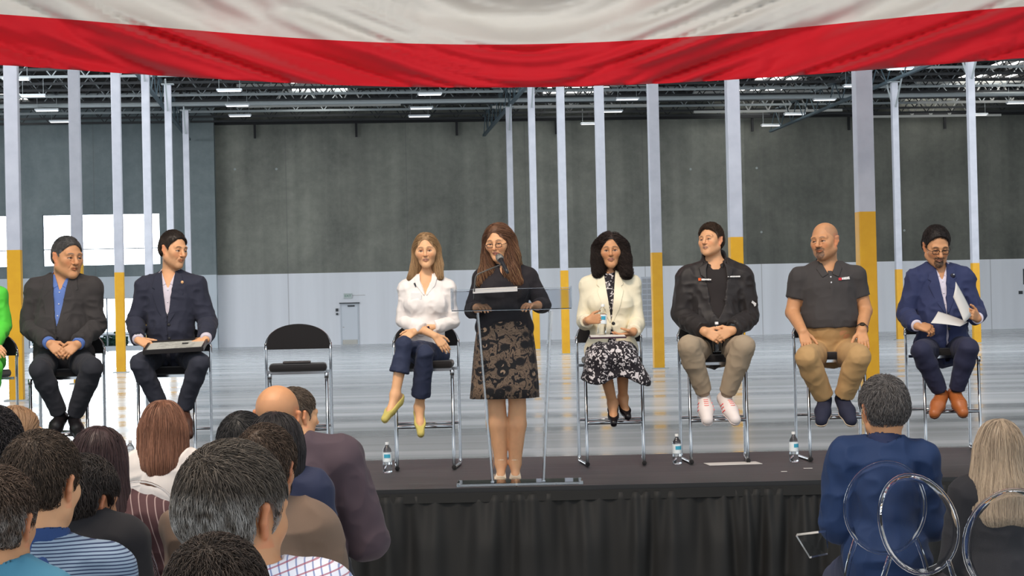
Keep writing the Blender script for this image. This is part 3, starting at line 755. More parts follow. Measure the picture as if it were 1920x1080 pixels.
class Field:
    def __init__(s, prims, h=.007, fine=(), lo=None, hi=None, pad=.03):
        bs = [pbox(p) for p in prims if p[0][0] != '-']
        l = np.min([b[0] for b in bs], 0)-pad; u = np.max([b[1] for b in bs], 0)+pad
        if lo is not None: l = np.maximum(l, lo)
        if hi is not None: u = np.minimum(u, hi)
        s.ax = [axis(l[i], u[i], h, [(f[0][i], f[1][i], f[2]) for f in fine]) for i in range(3)]
        s.h = h
        s.D = np.full([len(a) for a in s.ax], .5, np.float32)
        s.add(prims)
    def sl(s, lo, hi):
        return tuple(slice(max(0, int(np.searchsorted(a, lo[i]))-1), int(np.searchsorted(a, hi[i]))+1) for i, a in enumerate(s.ax))
    def xyz(s, sl=None):
        sl = sl or (slice(None),)*3
        a = [x[q].astype(np.float32) for x, q in zip(s.ax, sl)]
        return a[0][:, None, None], a[1][None, :, None], a[2][None, None, :]
    def add(s, prims):
        for p in prims:
            lo, hi = pbox(p); m = .02+p[2]+s.h*2; sl = s.sl(lo-m, hi+m)
            if any(q.stop <= q.start for q in sl): continue
            d = pdist(p, *s.xyz(sl)).astype(np.float32); D = s.D[sl]; k = max(p[2], 1e-5)
            if p[0][0] == '-':
                d = -d; h = np.maximum(k-np.abs(D-d), 0)/k; s.D[sl] = np.maximum(D, d)+h*h*k*.25
            else:
                h = np.maximum(k-np.abs(D-d), 0)/k; s.D[sl] = np.minimum(D, d)-h*h*k*.25
        return s
    def cut(s, fn, k=0):
        """keep where fn(X,Y,Z) < 0"""
        f = fn(*s.xyz()).astype(np.float32); f = np.broadcast_to(f, s.D.shape); s.D = np.maximum(s.D, f); return s
    def sample(s, p):
        p = np.atleast_2d(p); i = []; t = []
        for k in range(3):
            a = s.ax[k]; j = np.clip(np.searchsorted(a, p[:, k])-1, 0, len(a)-2); i.append(j); t.append(np.clip((p[:, k]-a[j])/(a[j+1]-a[j]), 0, 1))
        r = 0
        for dx in (0, 1):
            for dy in (0, 1):
                for dz in (0, 1):
                    w = (t[0] if dx else 1-t[0])*(t[1] if dy else 1-t[1])*(t[2] if dz else 1-t[2]); r = r+w*s.D[i[0]+dx, i[1]+dy, i[2]+dz]
        return r
    def grad(s, p, e=.004):
        g = np.stack([s.sample(p+np.eye(3)[k]*e)-s.sample(p-np.eye(3)[k]*e) for k in range(3)], -1)
        return g/np.maximum(1e-9, np.linalg.norm(g, axis=1, keepdims=True))
    def surf(s):
        D = s.D.copy(); D[0] = D[-1] = .1; D[:, 0] = D[:, -1] = .1; D[:, :, 0] = D[:, :, -1] = .1
        sg = D < 0
        c = np.zeros([n-1 for n in D.shape], np.int8)
        for dx in (0, 1):
            for dy in (0, 1):
                for dz in (0, 1): c += sg[dx:dx+c.shape[0], dy:dy+c.shape[1], dz:dz+c.shape[2]]
        I, J, K = np.nonzero((c > 0) & (c < 8))
        if len(I) == 0: return np.zeros((0, 3)), np.zeros((0, 4), int)
        vid = np.full(c.shape, -1, np.int32); vid[I, J, K] = np.arange(len(I))
        acc = np.zeros((len(I), 3)); cnt = np.zeros(len(I))
        corner = [(dx, dy, dz) for dx in (0, 1) for dy in (0, 1) for dz in (0, 1)]
        val = {q: D[I+q[0], J+q[1], K+q[2]] for q in corner}
        X = [s.ax[0], s.ax[1], s.ax[2]]; IJK = (I, J, K)
        for a in corner:
            for k in range(3):
                if a[k]: continue
                b = list(a); b[k] = 1; b = tuple(b); va, vb = val[a], val[b]; m = (va < 0) != (vb < 0)
                t = np.where(m, va/np.where(m, va-vb, 1), 0)
                for q in range(3):
                    pa = X[q][IJK[q]+a[q]]; pb = X[q][IJK[q]+b[q]]; acc[:, q] += np.where(m, pa+(pb-pa)*t, 0)
                cnt += m
        V = acc/cnt[:, None]; Fs = []
        for k in range(3):
            o = [q for q in range(3) if q != k]
            a = [slice(1, n-1) for n in D.shape]; b = list(a); a[k] = slice(0, D.shape[k]-1); b[k] = slice(1, D.shape[k])
            A, B = sg[tuple(a)], sg[tuple(b)]
            for flip in (0, 1):
                m = (A & ~B) if not flip else (~A & B); q = list(np.nonzero(m)); q = [x+(0 if i == k else 1) for i, x in enumerate(q)]
                def at(d0, d1):
                    z = list(q); z[o[0]] = z[o[0]]+d0; z[o[1]] = z[o[1]]+d1; return vid[z[0], z[1], z[2]]
                f = np.stack([at(-1, -1), at(0, -1), at(0, 0), at(-1, 0)], -1)
                if flip ^ (k == 1): f = f[:, ::-1]
                Fs.append(f)
        Fs = np.concatenate(Fs); Fs = Fs[(Fs >= 0).all(1)]
        return V, Fs
def relax(V, Fs, n=1, w=.5):
    for _ in range(n):
        acc = np.zeros_like(V); cnt = np.zeros(len(V))
        for a in range(4):
            b = (a+1) % 4; np.add.at(acc, Fs[:, a], V[Fs[:, b]]); np.add.at(cnt, Fs[:, a], 1); np.add.at(acc, Fs[:, b], V[Fs[:, a]]); np.add.at(cnt, Fs[:, b], 1)
        V = V*(1-w)+w*acc/np.maximum(cnt, 1)[:, None]
    return V
def normals(V, Fs):
    n = np.cross(V[Fs[:, 2]]-V[Fs[:, 0]], V[Fs[:, 3]]-V[Fs[:, 1]]); N = np.zeros_like(V)
    for a in range(4): np.add.at(N, Fs[:, a], n)
    return N/np.maximum(1e-9, np.linalg.norm(N, axis=1, keepdims=True))
def wrinkle(V, Fs, amp, scale, seed=0, dirv=None):
    N = normals(V, Fs); p = V.copy()
    if dirv is not None: p = p-np.outer(p@dirv, dirv)*.65
    w = vnoise(p*scale*.5, seed+9)*.35
    p = p+w[:, None]*.06
    d = (1-2.2*np.abs(vnoise(p*scale*1.15, seed))**.8)*.62+.42*(1-2*np.abs(vnoise(p*scale*2.4, seed+1)))+.22*vnoise(p*scale*.6, seed+2)
    return V+N*(d*amp)[:, None]
def put(name, V, Fs, m, rt, colors=None):
    o = mesh(name, V, Fs.astype(np.int32), m, None, True)
    if colors is not None:
        ca = o.data.color_attributes.new('Col', 'FLOAT_COLOR', 'POINT')
        if len(o.data.vertices) == len(colors): ca.data.foreach_set('color', np.concatenate([colors, np.ones((len(colors), 1))], 1).astype(np.float32).ravel())
    if rt is not None: under(o, rt)
    return o
def colored(name, rough=.5, sss=0, spec=.5, bump=None, sheen=0):
    m = mat(name, (.5, .5, .5), rough, spec=spec, sss=sss, bump=bump, sheen=sheen); N = NT(m); a = N.n('ShaderNodeVertexColor'); a.layer_name = 'Col'; N.l(a.outputs[0], N.b.inputs['Base Color']); return m
SKIN = colored('skin', .5, .06, .4, (160, .12, .002)); HAIRM = colored('hair', .5, 0, .35)
def poly2(x, y, P):
    """signed distance to a polygon in two dimensions (negative inside)"""
    n = len(P); d = None; s = None
    for i in range(n):
        a = P[i]; b = P[i-1]; ex, ey = b[0]-a[0], b[1]-a[1]; wx, wy = x-a[0], y-a[1]
        t = np.clip((wx*ex+wy*ey)/(ex*ex+ey*ey), 0, 1); q = (wx-ex*t)**2+(wy-ey*t)**2
        d = q if d is None else np.minimum(d, q)
        c1 = y >= a[1]; c2 = y < b[1]; c3 = ex*wy > ey*wx
        f = (c1 & c2 & c3) | (~c1 & ~c2 & ~c3)
        s = np.where(f, -1, 1) if s is None else np.where(f, -s, s)
    return s*np.sqrt(d)

# ---------------------------------------------------------------- head
def head_prims(f, o):
    """f: head frame, unit head about 0.25 high. o: shape options"""
    S = f.S; jw = o.get('jaw', 1.0); w = o.get('wide', 1.0); nz = o.get('nose', 1.0); ch = o.get('cheek', 0)
    R = lambda x, y, z, r, x2, y2, z2, r2, k=.02: rc(f.w(x, y, z), f.w(x2, y2, z2), r*S, r2*S, k*S)
    E = lambda x, y, z, a, b, c, k=.02: el(f.w(x, y, z), (a*S, b*S, c*S), f, k*S)
    p = [E(0, -.018, .042, .074*w, .093, .083), E(0, .02, -.02, .062*w, .068, .085, .04),
         E(0, .03, -.052, .05*jw*w, .05, .05, .03)]
    for s in (-1, 1):
        p += [R(s*.052*jw*w, -.0, -.055, .020, 0.012*s, .066, -.098, .017, .03), E(s*.043*w, .055, -.014, .022+ch*.006, .022+ch*.006, .022+ch*.006, .03),
              R(s*.012, .086, .027, .010, s*.043*w, .074, .027, .011, .018)]
    p += [E(0, .071, -.101, .017, .014, .013, .02)]
    for s in (-1, 1): p += [minus(E(s*.031, .103, .003, .020, .021, .014), .010*S)]
    for s in (-1, 1):
        p += [E(s*.031, .071, .002, .0165, .0155, .0125, .004)]
        p += [R(s*.018, .0835, .0075, .0028, s*.031, .088, .0115, .0034, .004), R(s*.031, .088, .0115, .0034, s*.045, .079, .008, .0028, .004),
              R(s*.018, .082, -.004, .0026, s*.031, .0845, -.0085, .003, .005), R(s*.031, .0845, -.0085, .003, s*.044, .077, -.004, .0024, .005)]
    p += [R(0, .088, .016, .0085, 0, .108*1.0+.002*nz, -.024, .0115*nz, .010), E(0, .110, -.028, .0125*nz, .0125*nz, .0105, .006)]
    for s in (-1, 1): p += [E(s*.0125*nz, .095, -.031, .0075*nz, .009, .0065, .005), minus(E(s*.006, .1035, -.0395, .0032, .004, .003), .002*S)]
    p += [E(0, .083, -.049, .022, .012, .012, .012)]
    lp = o.get('lips', .62)
    p += [R(-.022, .0825, -.0585, .0030, 0, .0925+.002*lp, -.0550, .0048*lp+.0006, .004), R(0, .0925+.002*lp, -.0550, .0048*lp+.0006, .022, .0825, -.0585, .0030, .004),
          R(-.018, .0830, -.0640, .0035, 0, .0905+.002*lp, -.0655, .0058*lp+.0006, .004), R(0, .0905+.002*lp, -.0655, .0058*lp+.0006, .018, .0830, -.0640, .0035, .004)]
    p += [minus(R(-.023, .092, -.0603, .0013, .023, .092, -.0603, .0013), .003*S)]
    for s in (-1, 1): p += [minus(R(s*.0195, .0905, -.034, .0016, s*.032, .0785, -.062, .0012), .007*S), minus(R(s*.017, .087, -.007, .0012, s*.036, .079, -.0155, .001), .004*S)]
    p += [minus(R(-.012, .088, -.0765, .0022, .012, .088, -.0765, .0022), .008*S)]
    for s in (-1, 1):
        e = o.get('ear', 1.0)
        p += [R(s*.073*w, -.008, .022, .008*e, s*.083*w, -.018, .026, .007*e, .006), R(s*.083*w, -.018, .026, .007, s*.081*w, -.020, -.004, .0065, .006),
              R(s*.081*w, -.020, -.004, .0065, s*.073*w, -.008, -.028, .007, .006), R(s*.073*w, -.006, -.026, .007, s*.073*w, -.004, .018, .006, .006), R(s*.075*w, -.012, -.0, .007, s*.077*w, -.012, .015, .006, .006)]
    return p
def face_color(V, f, o, skin):
    x, y, z = f.loc(V[:, 0], V[:, 1], V[:, 2]); C = np.tile(np.array(skin), (len(V), 1)).astype(float)
    near = (y > .02) & (np.abs(x) < .09) & (z > -.14) & (z < .14)
    hd = (np.abs(x) < .12) & (np.abs(y) < .14) & (z > -.13) & (z < .16)
    n = vnoise(V*60, 5)*.04+vnoise(V*17, 6)*.05
    C *= (1+n)[:, None]
    def blend(m, c, a=1.0):
        m = np.clip(m, 0, 1)*a; C[:] = C*(1-m[:, None])+np.array(c)*m[:, None]
    red = np.array(skin)*np.array((1.06, .78, .72))
    for s in (-1, 1): blend(np.exp(-(((x-s*.042)/.02)**2+((z+.028)/.018)**2))*near, red, .6)
    blend(np.exp(-((x/.016)**2+((z+.03)/.012)**2))*near, red, .5)
    blend(np.clip((np.abs(x)-.070)/.008, 0, 1)*hd*(np.abs(z) < .05)*(y < .02)*(y > -.05), np.array(skin)*np.array((1.10, .72, .68)), .55)
    bc = np.array(o.get('beardcol', (.06, .045, .035)))
    if o.get('beard'):                       # list of (weight function)
        b = 0
        if 'stache' in o['beard']: b = np.maximum(b, np.clip(1.9-np.abs(np.sqrt((x/.026)**2+((z+.0455+.12*np.abs(x))/.0060)**2)), 0, 1))
        if 'goatee' in o['beard']:
            rr = np.sqrt((x/.032)**2+((z+.082)/.034)**2); b = np.maximum(b, np.clip((1.15-rr)*4, 0, 1)*np.where(np.sqrt((x/.021)**2+((z+.0615)/.0085)**2) < 1, 0, 1)*(z < -.052))
            b = np.maximum(b, np.clip((1-np.abs(np.abs(x)-.028)/.006), 0, 1)*(z < -.047)*(z > -.088))
        if 'stubble' in o['beard']:
            st = np.clip((-.035-z)/.02, 0, 1)*np.clip((y+.03)/.03, 0, 1); b = np.maximum(b, st*o.get('stubble', .35))
            b = np.where(np.sqrt((x/.021)**2+((z+.0605)/.009)**2) < 1, 0, b)
        blend(b*(y > -.03)*hd*np.clip(.95+vnoise(V*220, 8)*.4, 0, 1), bc, .95)
    # lips
    lw = o.get('lipw', .0245); lpz = .0062+.004*o.get('lips', .62); L = (np.abs(x) < lw) & (y > .06)
    edge = np.sqrt((x/lw)**2+((z+.0603)/lpz)**2)
    blend(np.clip((1.05-edge)*5, 0, 1)*L, o.get('lip', np.array(skin)*np.array((.74, .44, .40))), .85)
    blend((np.abs(z+.0603) < .0017)*L*(np.abs(x) < lw*.95), np.array(skin)*.22, .8)
    # brows
    bw = o.get('brow', (.05, .035, .028)); bt = o.get('browt', .0034)*1.3
    for s in (-1, 1):
        u = (np.abs(x)*1.0-.031)/.018*1.0; zc = .0265+.0035*(1-u*u)-.002*(u > 0)*u
        blend(np.clip(1.6-np.sqrt(u**4+((z-zc)/bt)**2)*1.1, 0, 1)*(np.sign(x) == s)*near, bw, .85)
        ex = x-s*.031
        lid = .0056*(1-(ex/.0158)**2)*o.get('eyeopen', 1.0)
        zc = .0015
        white = (np.abs(ex) < .0155) & (np.abs(z-zc) < lid) & (y > .05)
        blend(white*1.0, (.50, .45, .41), .95)
        gx = o.get('gaze', 0)*.005
        ir = np.sqrt((ex-gx)**2+(z-zc)**2); blend(np.clip((.0078-ir)/.0012, 0, 1)*white, o.get('iris', (.06, .035, .02)))
        blend((ir < .0028)*white, (.01, .01, .01))
        lash = (np.abs(ex) < .0175) & (np.abs(z-zc-np.maximum(lid, 0)) < .0024) & (y > .05); blend(lash*1.0, (.03, .02, .018), .85)
        lash = (np.abs(ex) < .0155) & (np.abs(z-zc+np.maximum(lid, 0)) < .0011) & (y > .05); blend(lash*1.0, np.array(skin)*.35, .6)
        blend(np.exp(-((ex/.016)**2+((z+.012)/.006)**2))*near, np.array(skin)*np.array((.7, .6, .62)), .35)
        blend(np.exp(-((ex/.017)**2+((z-.012)/.008)**2))*near, np.array(skin)*np.array((.50, .38, .38)), o.get('shadow', .35))  # eye socket shade painted into the skin colour
    blend(np.exp(-((x/.011)**2+((z+.040)/.0035)**2))*near*(y > .08), np.array(skin)*.35, .7)  # shade under the nose, also painted into the skin
    if o.get('scalp') is not None:           # shaved side colour
        sc = o['scalp']; m = (z > .005+(y > 0)*(y*.9))*(y < .055)*np.clip((.112-z)/.03, 0, 1)*(np.abs(x) > .035); m = np.maximum(m, (y < -.02)*(z > -.05)*(z < .07)); blend(m*hd*1.0, sc[0], sc[1])
    return np.clip(C, 0, 1)

# ---------------------------------------------------------------- hands
def hand_prims(w, dv, pn, ts, L=.185, curl=.5, spread=.0, thumb=.5, k=.004, curls=None):
    """w wrist, dv towards the fingers, pn the way the palm faces, ts side of the thumb (+-1 along dv x pn)"""
    w = A3(w); dv = nrm(dv); pn = nrm(A3(pn)-dv*(A3(pn)@dv)); lt = np.cross(dv, pn)*ts; s = L/.185
    W = lambda f, l, n: w+(dv*f+lt*l+pn*n)*s
    p = []
    off = [.030, .0105, -.009, -.027]; ln = [.070, .079, .074, .058]; rad = [.0088, .009, .0086, .0078]; ka = [.088, .092, .088, .080]
    for i in range(4):
        p.append(rc(W(.005, off[i]*.55, 0), W(ka[i], off[i], -.001), .0145*s, .0108*s, .012*s))
    p.append(el(W(.05, 0, .004), (.03*s, .012*s, .04*s), Frame(w, lt, pn, dv), .012*s))
    for i in range(4):
        c = (curls[i] if curls else curl)*(1+.06*i); base = W(ka[i], off[i], 0); d = dv.copy(); a = 0
        sp = lt*(off[i]*spread*6)
        for j, q in enumerate((.46, .30, .24)):
            a += c*(.75, .95, .65)[j]; dd = nrm(dv*math.cos(a)+pn*math.sin(a)+sp*math.cos(a)); e = base+dd*ln[i]*q*s
            p.append(rc(base, e, rad[i]*s*(1-.07*j), rad[i]*s*(.94-.09*j), k*s)); base = e
    b0 = W(.018, .024, .004); d1 = nrm(dv*.75+lt*.85+pn*.25); b1 = b0+d1*.040*s
    d2 = nrm(dv*.95+lt*(.45-thumb*.8)+pn*(.25+thumb*.7)); b2 = b1+d2*.033*s; d3 = nrm(dv*.95+lt*(.25-thumb*1.1)+pn*(.25+thumb*.9)); b3 = b2+d3*.025*s
    p += [rc(b0, b1, .0165*s, .0120*s, .012*s), rc(b1, b2, .0108*s, .0098*s, k*s), rc(b2, b3, .0096*s, .0078*s, k*s)]
    return p

# ---------------------------------------------------------------- hair strands
def strands(fld, pts, flow, L, r, n=7, lift=.002, jit=.25, c0=(.05, .03, .02), c1=(.1, .06, .04), tips=None, curlr=0, curln=3, seed=1, grav=0, tcol=None):
    rg = np.random.default_rng(seed); p = pts.copy(); m = len(p); P_ = [p.copy()]
    Ls = L*rg.uniform(.65, 1.1, m) if np.isscalar(L) else L
    step = (Ls/n)[:, None]; jv = rg.normal(0, 1, (m, 3)); lf = (lift*rg.uniform(.2, 1.6, m))
    for j in range(n):
        d = flow(p)+jv*jit*.35; g = fld.grad(p); d = d-g*np.sum(d*g, 1, keepdims=True)
        d = d/np.maximum(1e-6, np.linalg.norm(d, axis=1, keepdims=True)); p = p+d*step
        s = fld.sample(p); s = np.clip(s, -.03, .03); p = p-fld.grad(p)*(s-lf*min(1, (j+1)/2))[:, None]
        P_.append(p.copy())
    Q = np.stack(P_, 1)                                       # m, n+1, 3
    if tips is not None: Q = Q+tips(Q)
    T = np.gradient(Q, axis=1); T /= np.maximum(1e-9, np.linalg.norm(T, axis=2, keepdims=True))
    u = np.cross(T, rg.normal(0, 1, (m, 1, 3))); u /= np.maximum(1e-9, np.linalg.norm(u, axis=2, keepdims=True)); v = np.cross(T, u)
    if curlr:
        ph = np.linspace(0, 1, n+1)[None, :, None]*2*np.pi*curln+rg.uniform(0, 6.28, (m, 1, 1)); amp = curlr*np.clip(np.linspace(0, 1, n+1)*2.5, 0, 1)[None, :, None]
        U = np.array((1., 0, 0)); W_ = np.array((0, 1., 0)); Q = Q+(U*np.cos(ph)+W_*np.sin(ph))*amp
    rad = r*np.array([.6]+[1.0]*(n-2)+[.75, .2])[None, :, None]
    ring = [Q+(u*math.cos(a)+v*math.sin(a))*rad for a in (0, 2.094, 4.189)]
    V = np.stack(ring, 2).reshape(-1, 3)                      # m,(n+1),3
    b = (np.arange(m)[:, None, None]*(n+1)+np.arange(n)[None, :, None])*3; k = np.arange(3)[None, None, :]; k2 = (k+1) % 3
    Fs = np.stack([b+k, b+k2, b+3+k2, b+3+k], -1).reshape(-1, 4)
    t = rg.random(m)[:, None, None]; C = np.array(c0)*(1-t)+np.array(c1)*t; C = np.broadcast_to(C, (m, n+1, 3)).copy()
    if tcol is not None:
        q = np.linspace(0, 1, n+1)[None, :, None]; q = np.clip((q-tcol[1])/(1-tcol[1]), 0, 1)*(rg.random(m)[:, None, None] < tcol[2]); C = C*(1-q)+np.array(tcol[0])*q
    C = np.repeat(C[:, :, None, :], 3, 2).reshape(-1, 3)
    return V, Fs, C
def pick(V, Fs, n, seed=0, keep=None):
    rg = np.random.default_rng(seed)
    if keep is not None: Fs = Fs[keep(V[Fs].mean(1))]
    if len(Fs) == 0: return V[:0]
    ar = np.linalg.norm(np.cross(V[Fs[:, 2]]-V[Fs[:, 0]], V[Fs[:, 3]]-V[Fs[:, 1]]), axis=1)+1e-12
    f = Fs[rg.choice(len(Fs), n, p=ar/ar.sum())]; w = rg.dirichlet((1, 1, 1, 1), n); return np.einsum('nk,nkd->nd', w, V[f])
def join(parts):
    Vs, Fs, Cs = [], [], []; b = 0
    for V, f, C in parts: Vs.append(V); Fs.append(f+b); Cs.append(C); b += len(V)
    return np.concatenate(Vs), np.concatenate(Fs), np.concatenate(Cs)
def hair(f, h, rt, detail=1.0, body=None):
    """short or long hair as a shell with strands over it. f head frame, h options"""
    S = f.S; st = h['style']; c0, c1 = np.array(h['c0']), np.array(h['c1']); th = h.get('thick', .010); w = h.get('wide', 1.0)
    E = lambda x, y, z, a, b, c, k=.02: el(f.w(x, y, z), (a*S, b*S, c*S), f, k*S)
    R = lambda x, y, z, r, x2, y2, z2, r2, k=.03: rc(f.w(x, y, z), f.w(x2, y2, z2), r*S, r2*S, k*S)
    top = h.get('top', .0)
    pr = [E(0, -.018, .042+top*.5, .074*w+th, .093+th, .083+th+top*.5)]
    if st in ('long', 'bob'):
        pr = [E(0, -.022, .036, .076*w+th, .094+th, .090+th)]
        for q in h.get('falls', ()):
            pr.append(R(*q))
    else:
        pr += [E(0, -.045, -.0, .066*w+th, .06+th, .06, .03)]
    fld = Field(pr, h=h.get('res', .005)/max(.6, detail), pad=.012)
    full = Field(pr, h=.008, pad=.05)
    hl = h.get('line', .066); sb = h.get('side', -.012); rec = h.get('recede', 0)
    def keep(X, Y, Z):
        x, y, z = f.loc(X, Y, Z)
        if st in ('long', 'bob'):
            fx = h.get('face', .056); part = h.get('part', 0)
            # open an oval for the face
            e = np.sqrt(((x-part*.2)/fx)**2+((z+.020)/(hl+.022))**2); e2 = (1-e)*.05
            zz = -(z+.01); low = np.where(z < -.02, (fx*h.get('lower', 1.0)-np.abs(x)), -1)
            cutv = np.minimum(np.maximum(e2, low), y-h.get('depth', .02))
            return cutv*S
        front = .88*(y-.060+rec*np.abs(np.abs(x)-.03)*8*.1)-.47*(z-hl)
        side = sb+.40*(y+.0)-z
        earc = .034-np.sqrt(((y+.014)/1.0)**2+((z+.006)/1.2)**2)+.0*x
        return np.maximum(np.maximum(front, side), earc)*S
    fld.cut(keep)
    V, Fs = fld.surf(); parts = []
    wv = vnoise(V*np.array((60, 60, 18.)), 3); N = normals(V, Fs); V2 = V+N*(wv*.0025)[:, None]*(1 if st != 'buzz' else .3)
    t = np.clip(.5+.5*wv, 0, 1)[:, None]; C = (c0*(1-t)+c1*t)*.8
    if h.get('grey_side') is not None:
        x, y, z = f.loc(V[:, 0], V[:, 1], V[:, 2]); g = np.clip((.05-z)/.05, 0, 1)*np.clip(.5+vnoise(V*50, 4), 0, 1); C = C*(1-g[:, None])+np.array(h['grey_side'])*g[:, None]
    parts.append((V2, Fs, C))
    up = f.up; axv = f.ax; fwv = f.fw; crown = f.w(h.get('part', 0)*.6, -.075, .115)
    n = int(h.get('n', 2500)*detail)
    pts = pick(V, Fs, n, 2)
    def flow(p):
        q = p-crown; q = q/np.maximum(1e-6, np.linalg.norm(q, axis=1, keepdims=True))
        x, y, z = f.loc(p[:, 0], p[:, 1], p[:, 2])
        if st in ('long', 'bob'):
            s = np.tanh((x-h.get('part', 0))*60)[:, None]; topw = np.clip((z-.015)/.05, 0, 1)[:, None]*np.clip((y+.05)/.04, 0, 1)[:, None]
            return axv*s*topw*2.2-up*(1-.75*topw)+fwv*((h.get('comb', .1)-.35)*topw)
        topw = np.clip((z-.06)/.05, 0, 1)[:, None]
        d = q*(1-topw*h.get('swept', .5))+topw*h.get('swept', .5)*(fwv*h.get('forward', .5)+axv*h.get('sweep', .6))
        return d-up*.25*(1-topw)
    L = h.get('len', .035)*S
    V3_, F3, C3 = strands(full if st in ('long', 'bob') else fld, pts, flow, L, h.get('r', .0008), n=h.get('seg', 6 if L < .1 else 10), lift=h.get('lift', .004), jit=h.get('jit', .35), c0=c0, c1=c1, curlr=h.get('curl', 0), curln=h.get('curln', 4), tcol=h.get('tips'), seed=h.get('seed', 1))
    if h.get('grey_side') is not None:
        x, y, z = f.loc(V3_[:, 0], V3_[:, 1], V3_[:, 2]); g = (np.clip((.055-z)/.05, 0, 1)*np.clip(.55+vnoise(V3_*90, 4)*.8, 0, 1))[:, None]; C3 = C3*(1-g)+np.array(h['grey_side'])*g
    if st in ('long', 'bob'):
        m_ = V3_.reshape(n, -1, 3); x, y, z = f.loc(m_[..., 0], m_[..., 1], m_[..., 2])
        bad = ((y > .03) & ((x-h.get('part', 0)*.3)**2/(h.get('face', .056)-.004)**2+((z+.022)/(hl+.016))**2 < 1)).any(1)
        m2_ = ~bad; kk = V3_.reshape(n, -1, 3).shape[1]; V3_ = V3_.reshape(n, kk, 3)[m2_].reshape(-1, 3); C3 = C3.reshape(n, kk, 3)[m2_].reshape(-1, 3)
        F3 = F3.reshape(n, -1, 4)[:m2_.sum()].reshape(-1, 4)
    else:
        m_ = V3_.reshape(n, -1, 3); x, y, z = f.loc(m_[..., 0], m_[..., 1], m_[..., 2])
        bad = ((((y+.014)/.033)**2+((z+.006)/.040)**2 < 1) & (np.abs(x) > .05)).any(1) | (((y > .03) & (z < hl-.035)).any(1)) | ((z < sb-.075) & (y < 0)).any(1)
        m2_ = ~bad; kk = m_.shape[1]; V3_ = m_[m2_].reshape(-1, 3); C3 = C3.reshape(n, kk, 3)[m2_].reshape(-1, 3); F3 = F3.reshape(n, -1, 4)[:m2_.sum()].reshape(-1, 4)
    parts.append((V3_, F3, C3))
    V, Fs, C = join(parts)
    return put('hair', V, Fs, HAIRM, rt, np.clip(C, 0, 1))
# ================================================================ people
def cloth(name, col, rough=.85, bump=(500, .25, .001), sheen=.04, kind=None, c2=None, sc=1.0):
    m = mat(name, lin(col), rough, bump=bump, sheen=sheen)
    if kind:
        N = NT(m); tc = N.n('ShaderNodeTexCoord'); sp = N.n('ShaderNodeSeparateXYZ'); N.l(tc.outputs['Object'], sp.inputs[0])
        a, b = lin(col), lin(c2)
        if kind == 'hstripe':
            f = N.math('GREATER_THAN', N.math('FRACT', N.math('MULTIPLY', sp.outputs[2], sc)), .62); N.l(N.mix(f, a, b), N.b.inputs['Base Color'])
        if kind == 'vstripe':
            f = N.math('GREATER_THAN', N.math('FRACT', N.math('MULTIPLY', N.math('ADD', sp.outputs[0], N.math('MULTIPLY', sp.outputs[2], .25)), sc)), .86)
            f2 = N.math('MULTIPLY', f, .55); N.l(N.mix(f2, a, b), N.b.inputs['Base Color'])
        if kind == 'check':
            f = N.math('GREATER_THAN', N.math('FRACT', N.math('MULTIPLY', N.math('ADD', sp.outputs[0], N.math('MULTIPLY', sp.outputs[2], .3)), sc)), .8)
            g = N.math('GREATER_THAN', N.math('FRACT', N.math('MULTIPLY', N.math('SUBTRACT', sp.outputs[2], N.math('MULTIPLY', sp.outputs[0], .3)), sc)), .8)
            N.l(N.mix(N.math('MULTIPLY', g, .8), N.mix(N.math('MULTIPLY', f, .8), a, b), lin((150, 70, 90))), N.b.inputs['Base Color'])
        if kind == 'floral':
            n = N.n('ShaderNodeTexNoise', Scale=sc, Detail=1.5, Distortion=1.4); N.l(tc.outputs['Object'], n.inputs['Vector'])
            v = N.n('ShaderNodeTexVoronoi', Scale=sc*.8); N.l(tc.outputs['Object'], v.inputs['Vector'])
            f = N.math('MAXIMUM', N.ramp(n.outputs[0], [(.55, (0, 0, 0)), (.58, (1, 1, 1))]), N.math('LESS_THAN', v.outputs[0], .17))
            N.l(N.mix(f, a, b), N.b.inputs['Base Color'])
        if kind == 'lace':
            mp = N.n('ShaderNodeMapping'); mp.inputs['Scale'].default_value = (1, .6, 1.2); N.l(tc.outputs['Object'], mp.inputs['Vector'])
            v = N.n('ShaderNodeTexVoronoi', Scale=sc); v.inputs['Randomness'].default_value = .7; N.l(mp.outputs[0], v.inputs['Vector'])
            w = N.n('ShaderNodeTexWave', Scale=sc*1.5, Distortion=7.0, Detail=1.0); w.wave_type = 'RINGS'; N.l(v.outputs['Position'], w.inputs['Vector'])
            n = N.n('ShaderNodeTexNoise', Scale=sc*2.2, Detail=2.0, Distortion=1.5); N.l(tc.outputs['Object'], n.inputs['Vector'])
            pet = N.ramp(n.outputs[0], [(.44, (0, 0, 0)), (.48, (1, 1, 1)), (.56, (1, 1, 1)), (.58, (.1, .1, .1)), (.62, (.9, .9, .9))])
            ring = N.ramp(v.outputs[0], [(.34, (0, 0, 0)), (.42, (1, 1, 1))])
            n2 = N.n('ShaderNodeTexNoise', Scale=sc*5, Detail=0.0); N.l(tc.outputs['Object'], n2.inputs['Vector'])
            eye = N.math('MULTIPLY', N.ramp(v.outputs[0], [(.15, (1, 1, 1)), (.18, (0, 0, 0))]), N.math('GREATER_THAN', n2.outputs[0], .46))
            f = N.math('MAXIMUM', N.math('MULTIPLY', N.math('MULTIPLY', pet, ring), .52), eye)
            N.l(N.mix(f, a, b), N.b.inputs['Base Color'])
    return m
def to_world(d, q):
    return P(q[0], q[1], d+(q[2] if len(q) > 2 else 0))
class Body: pass
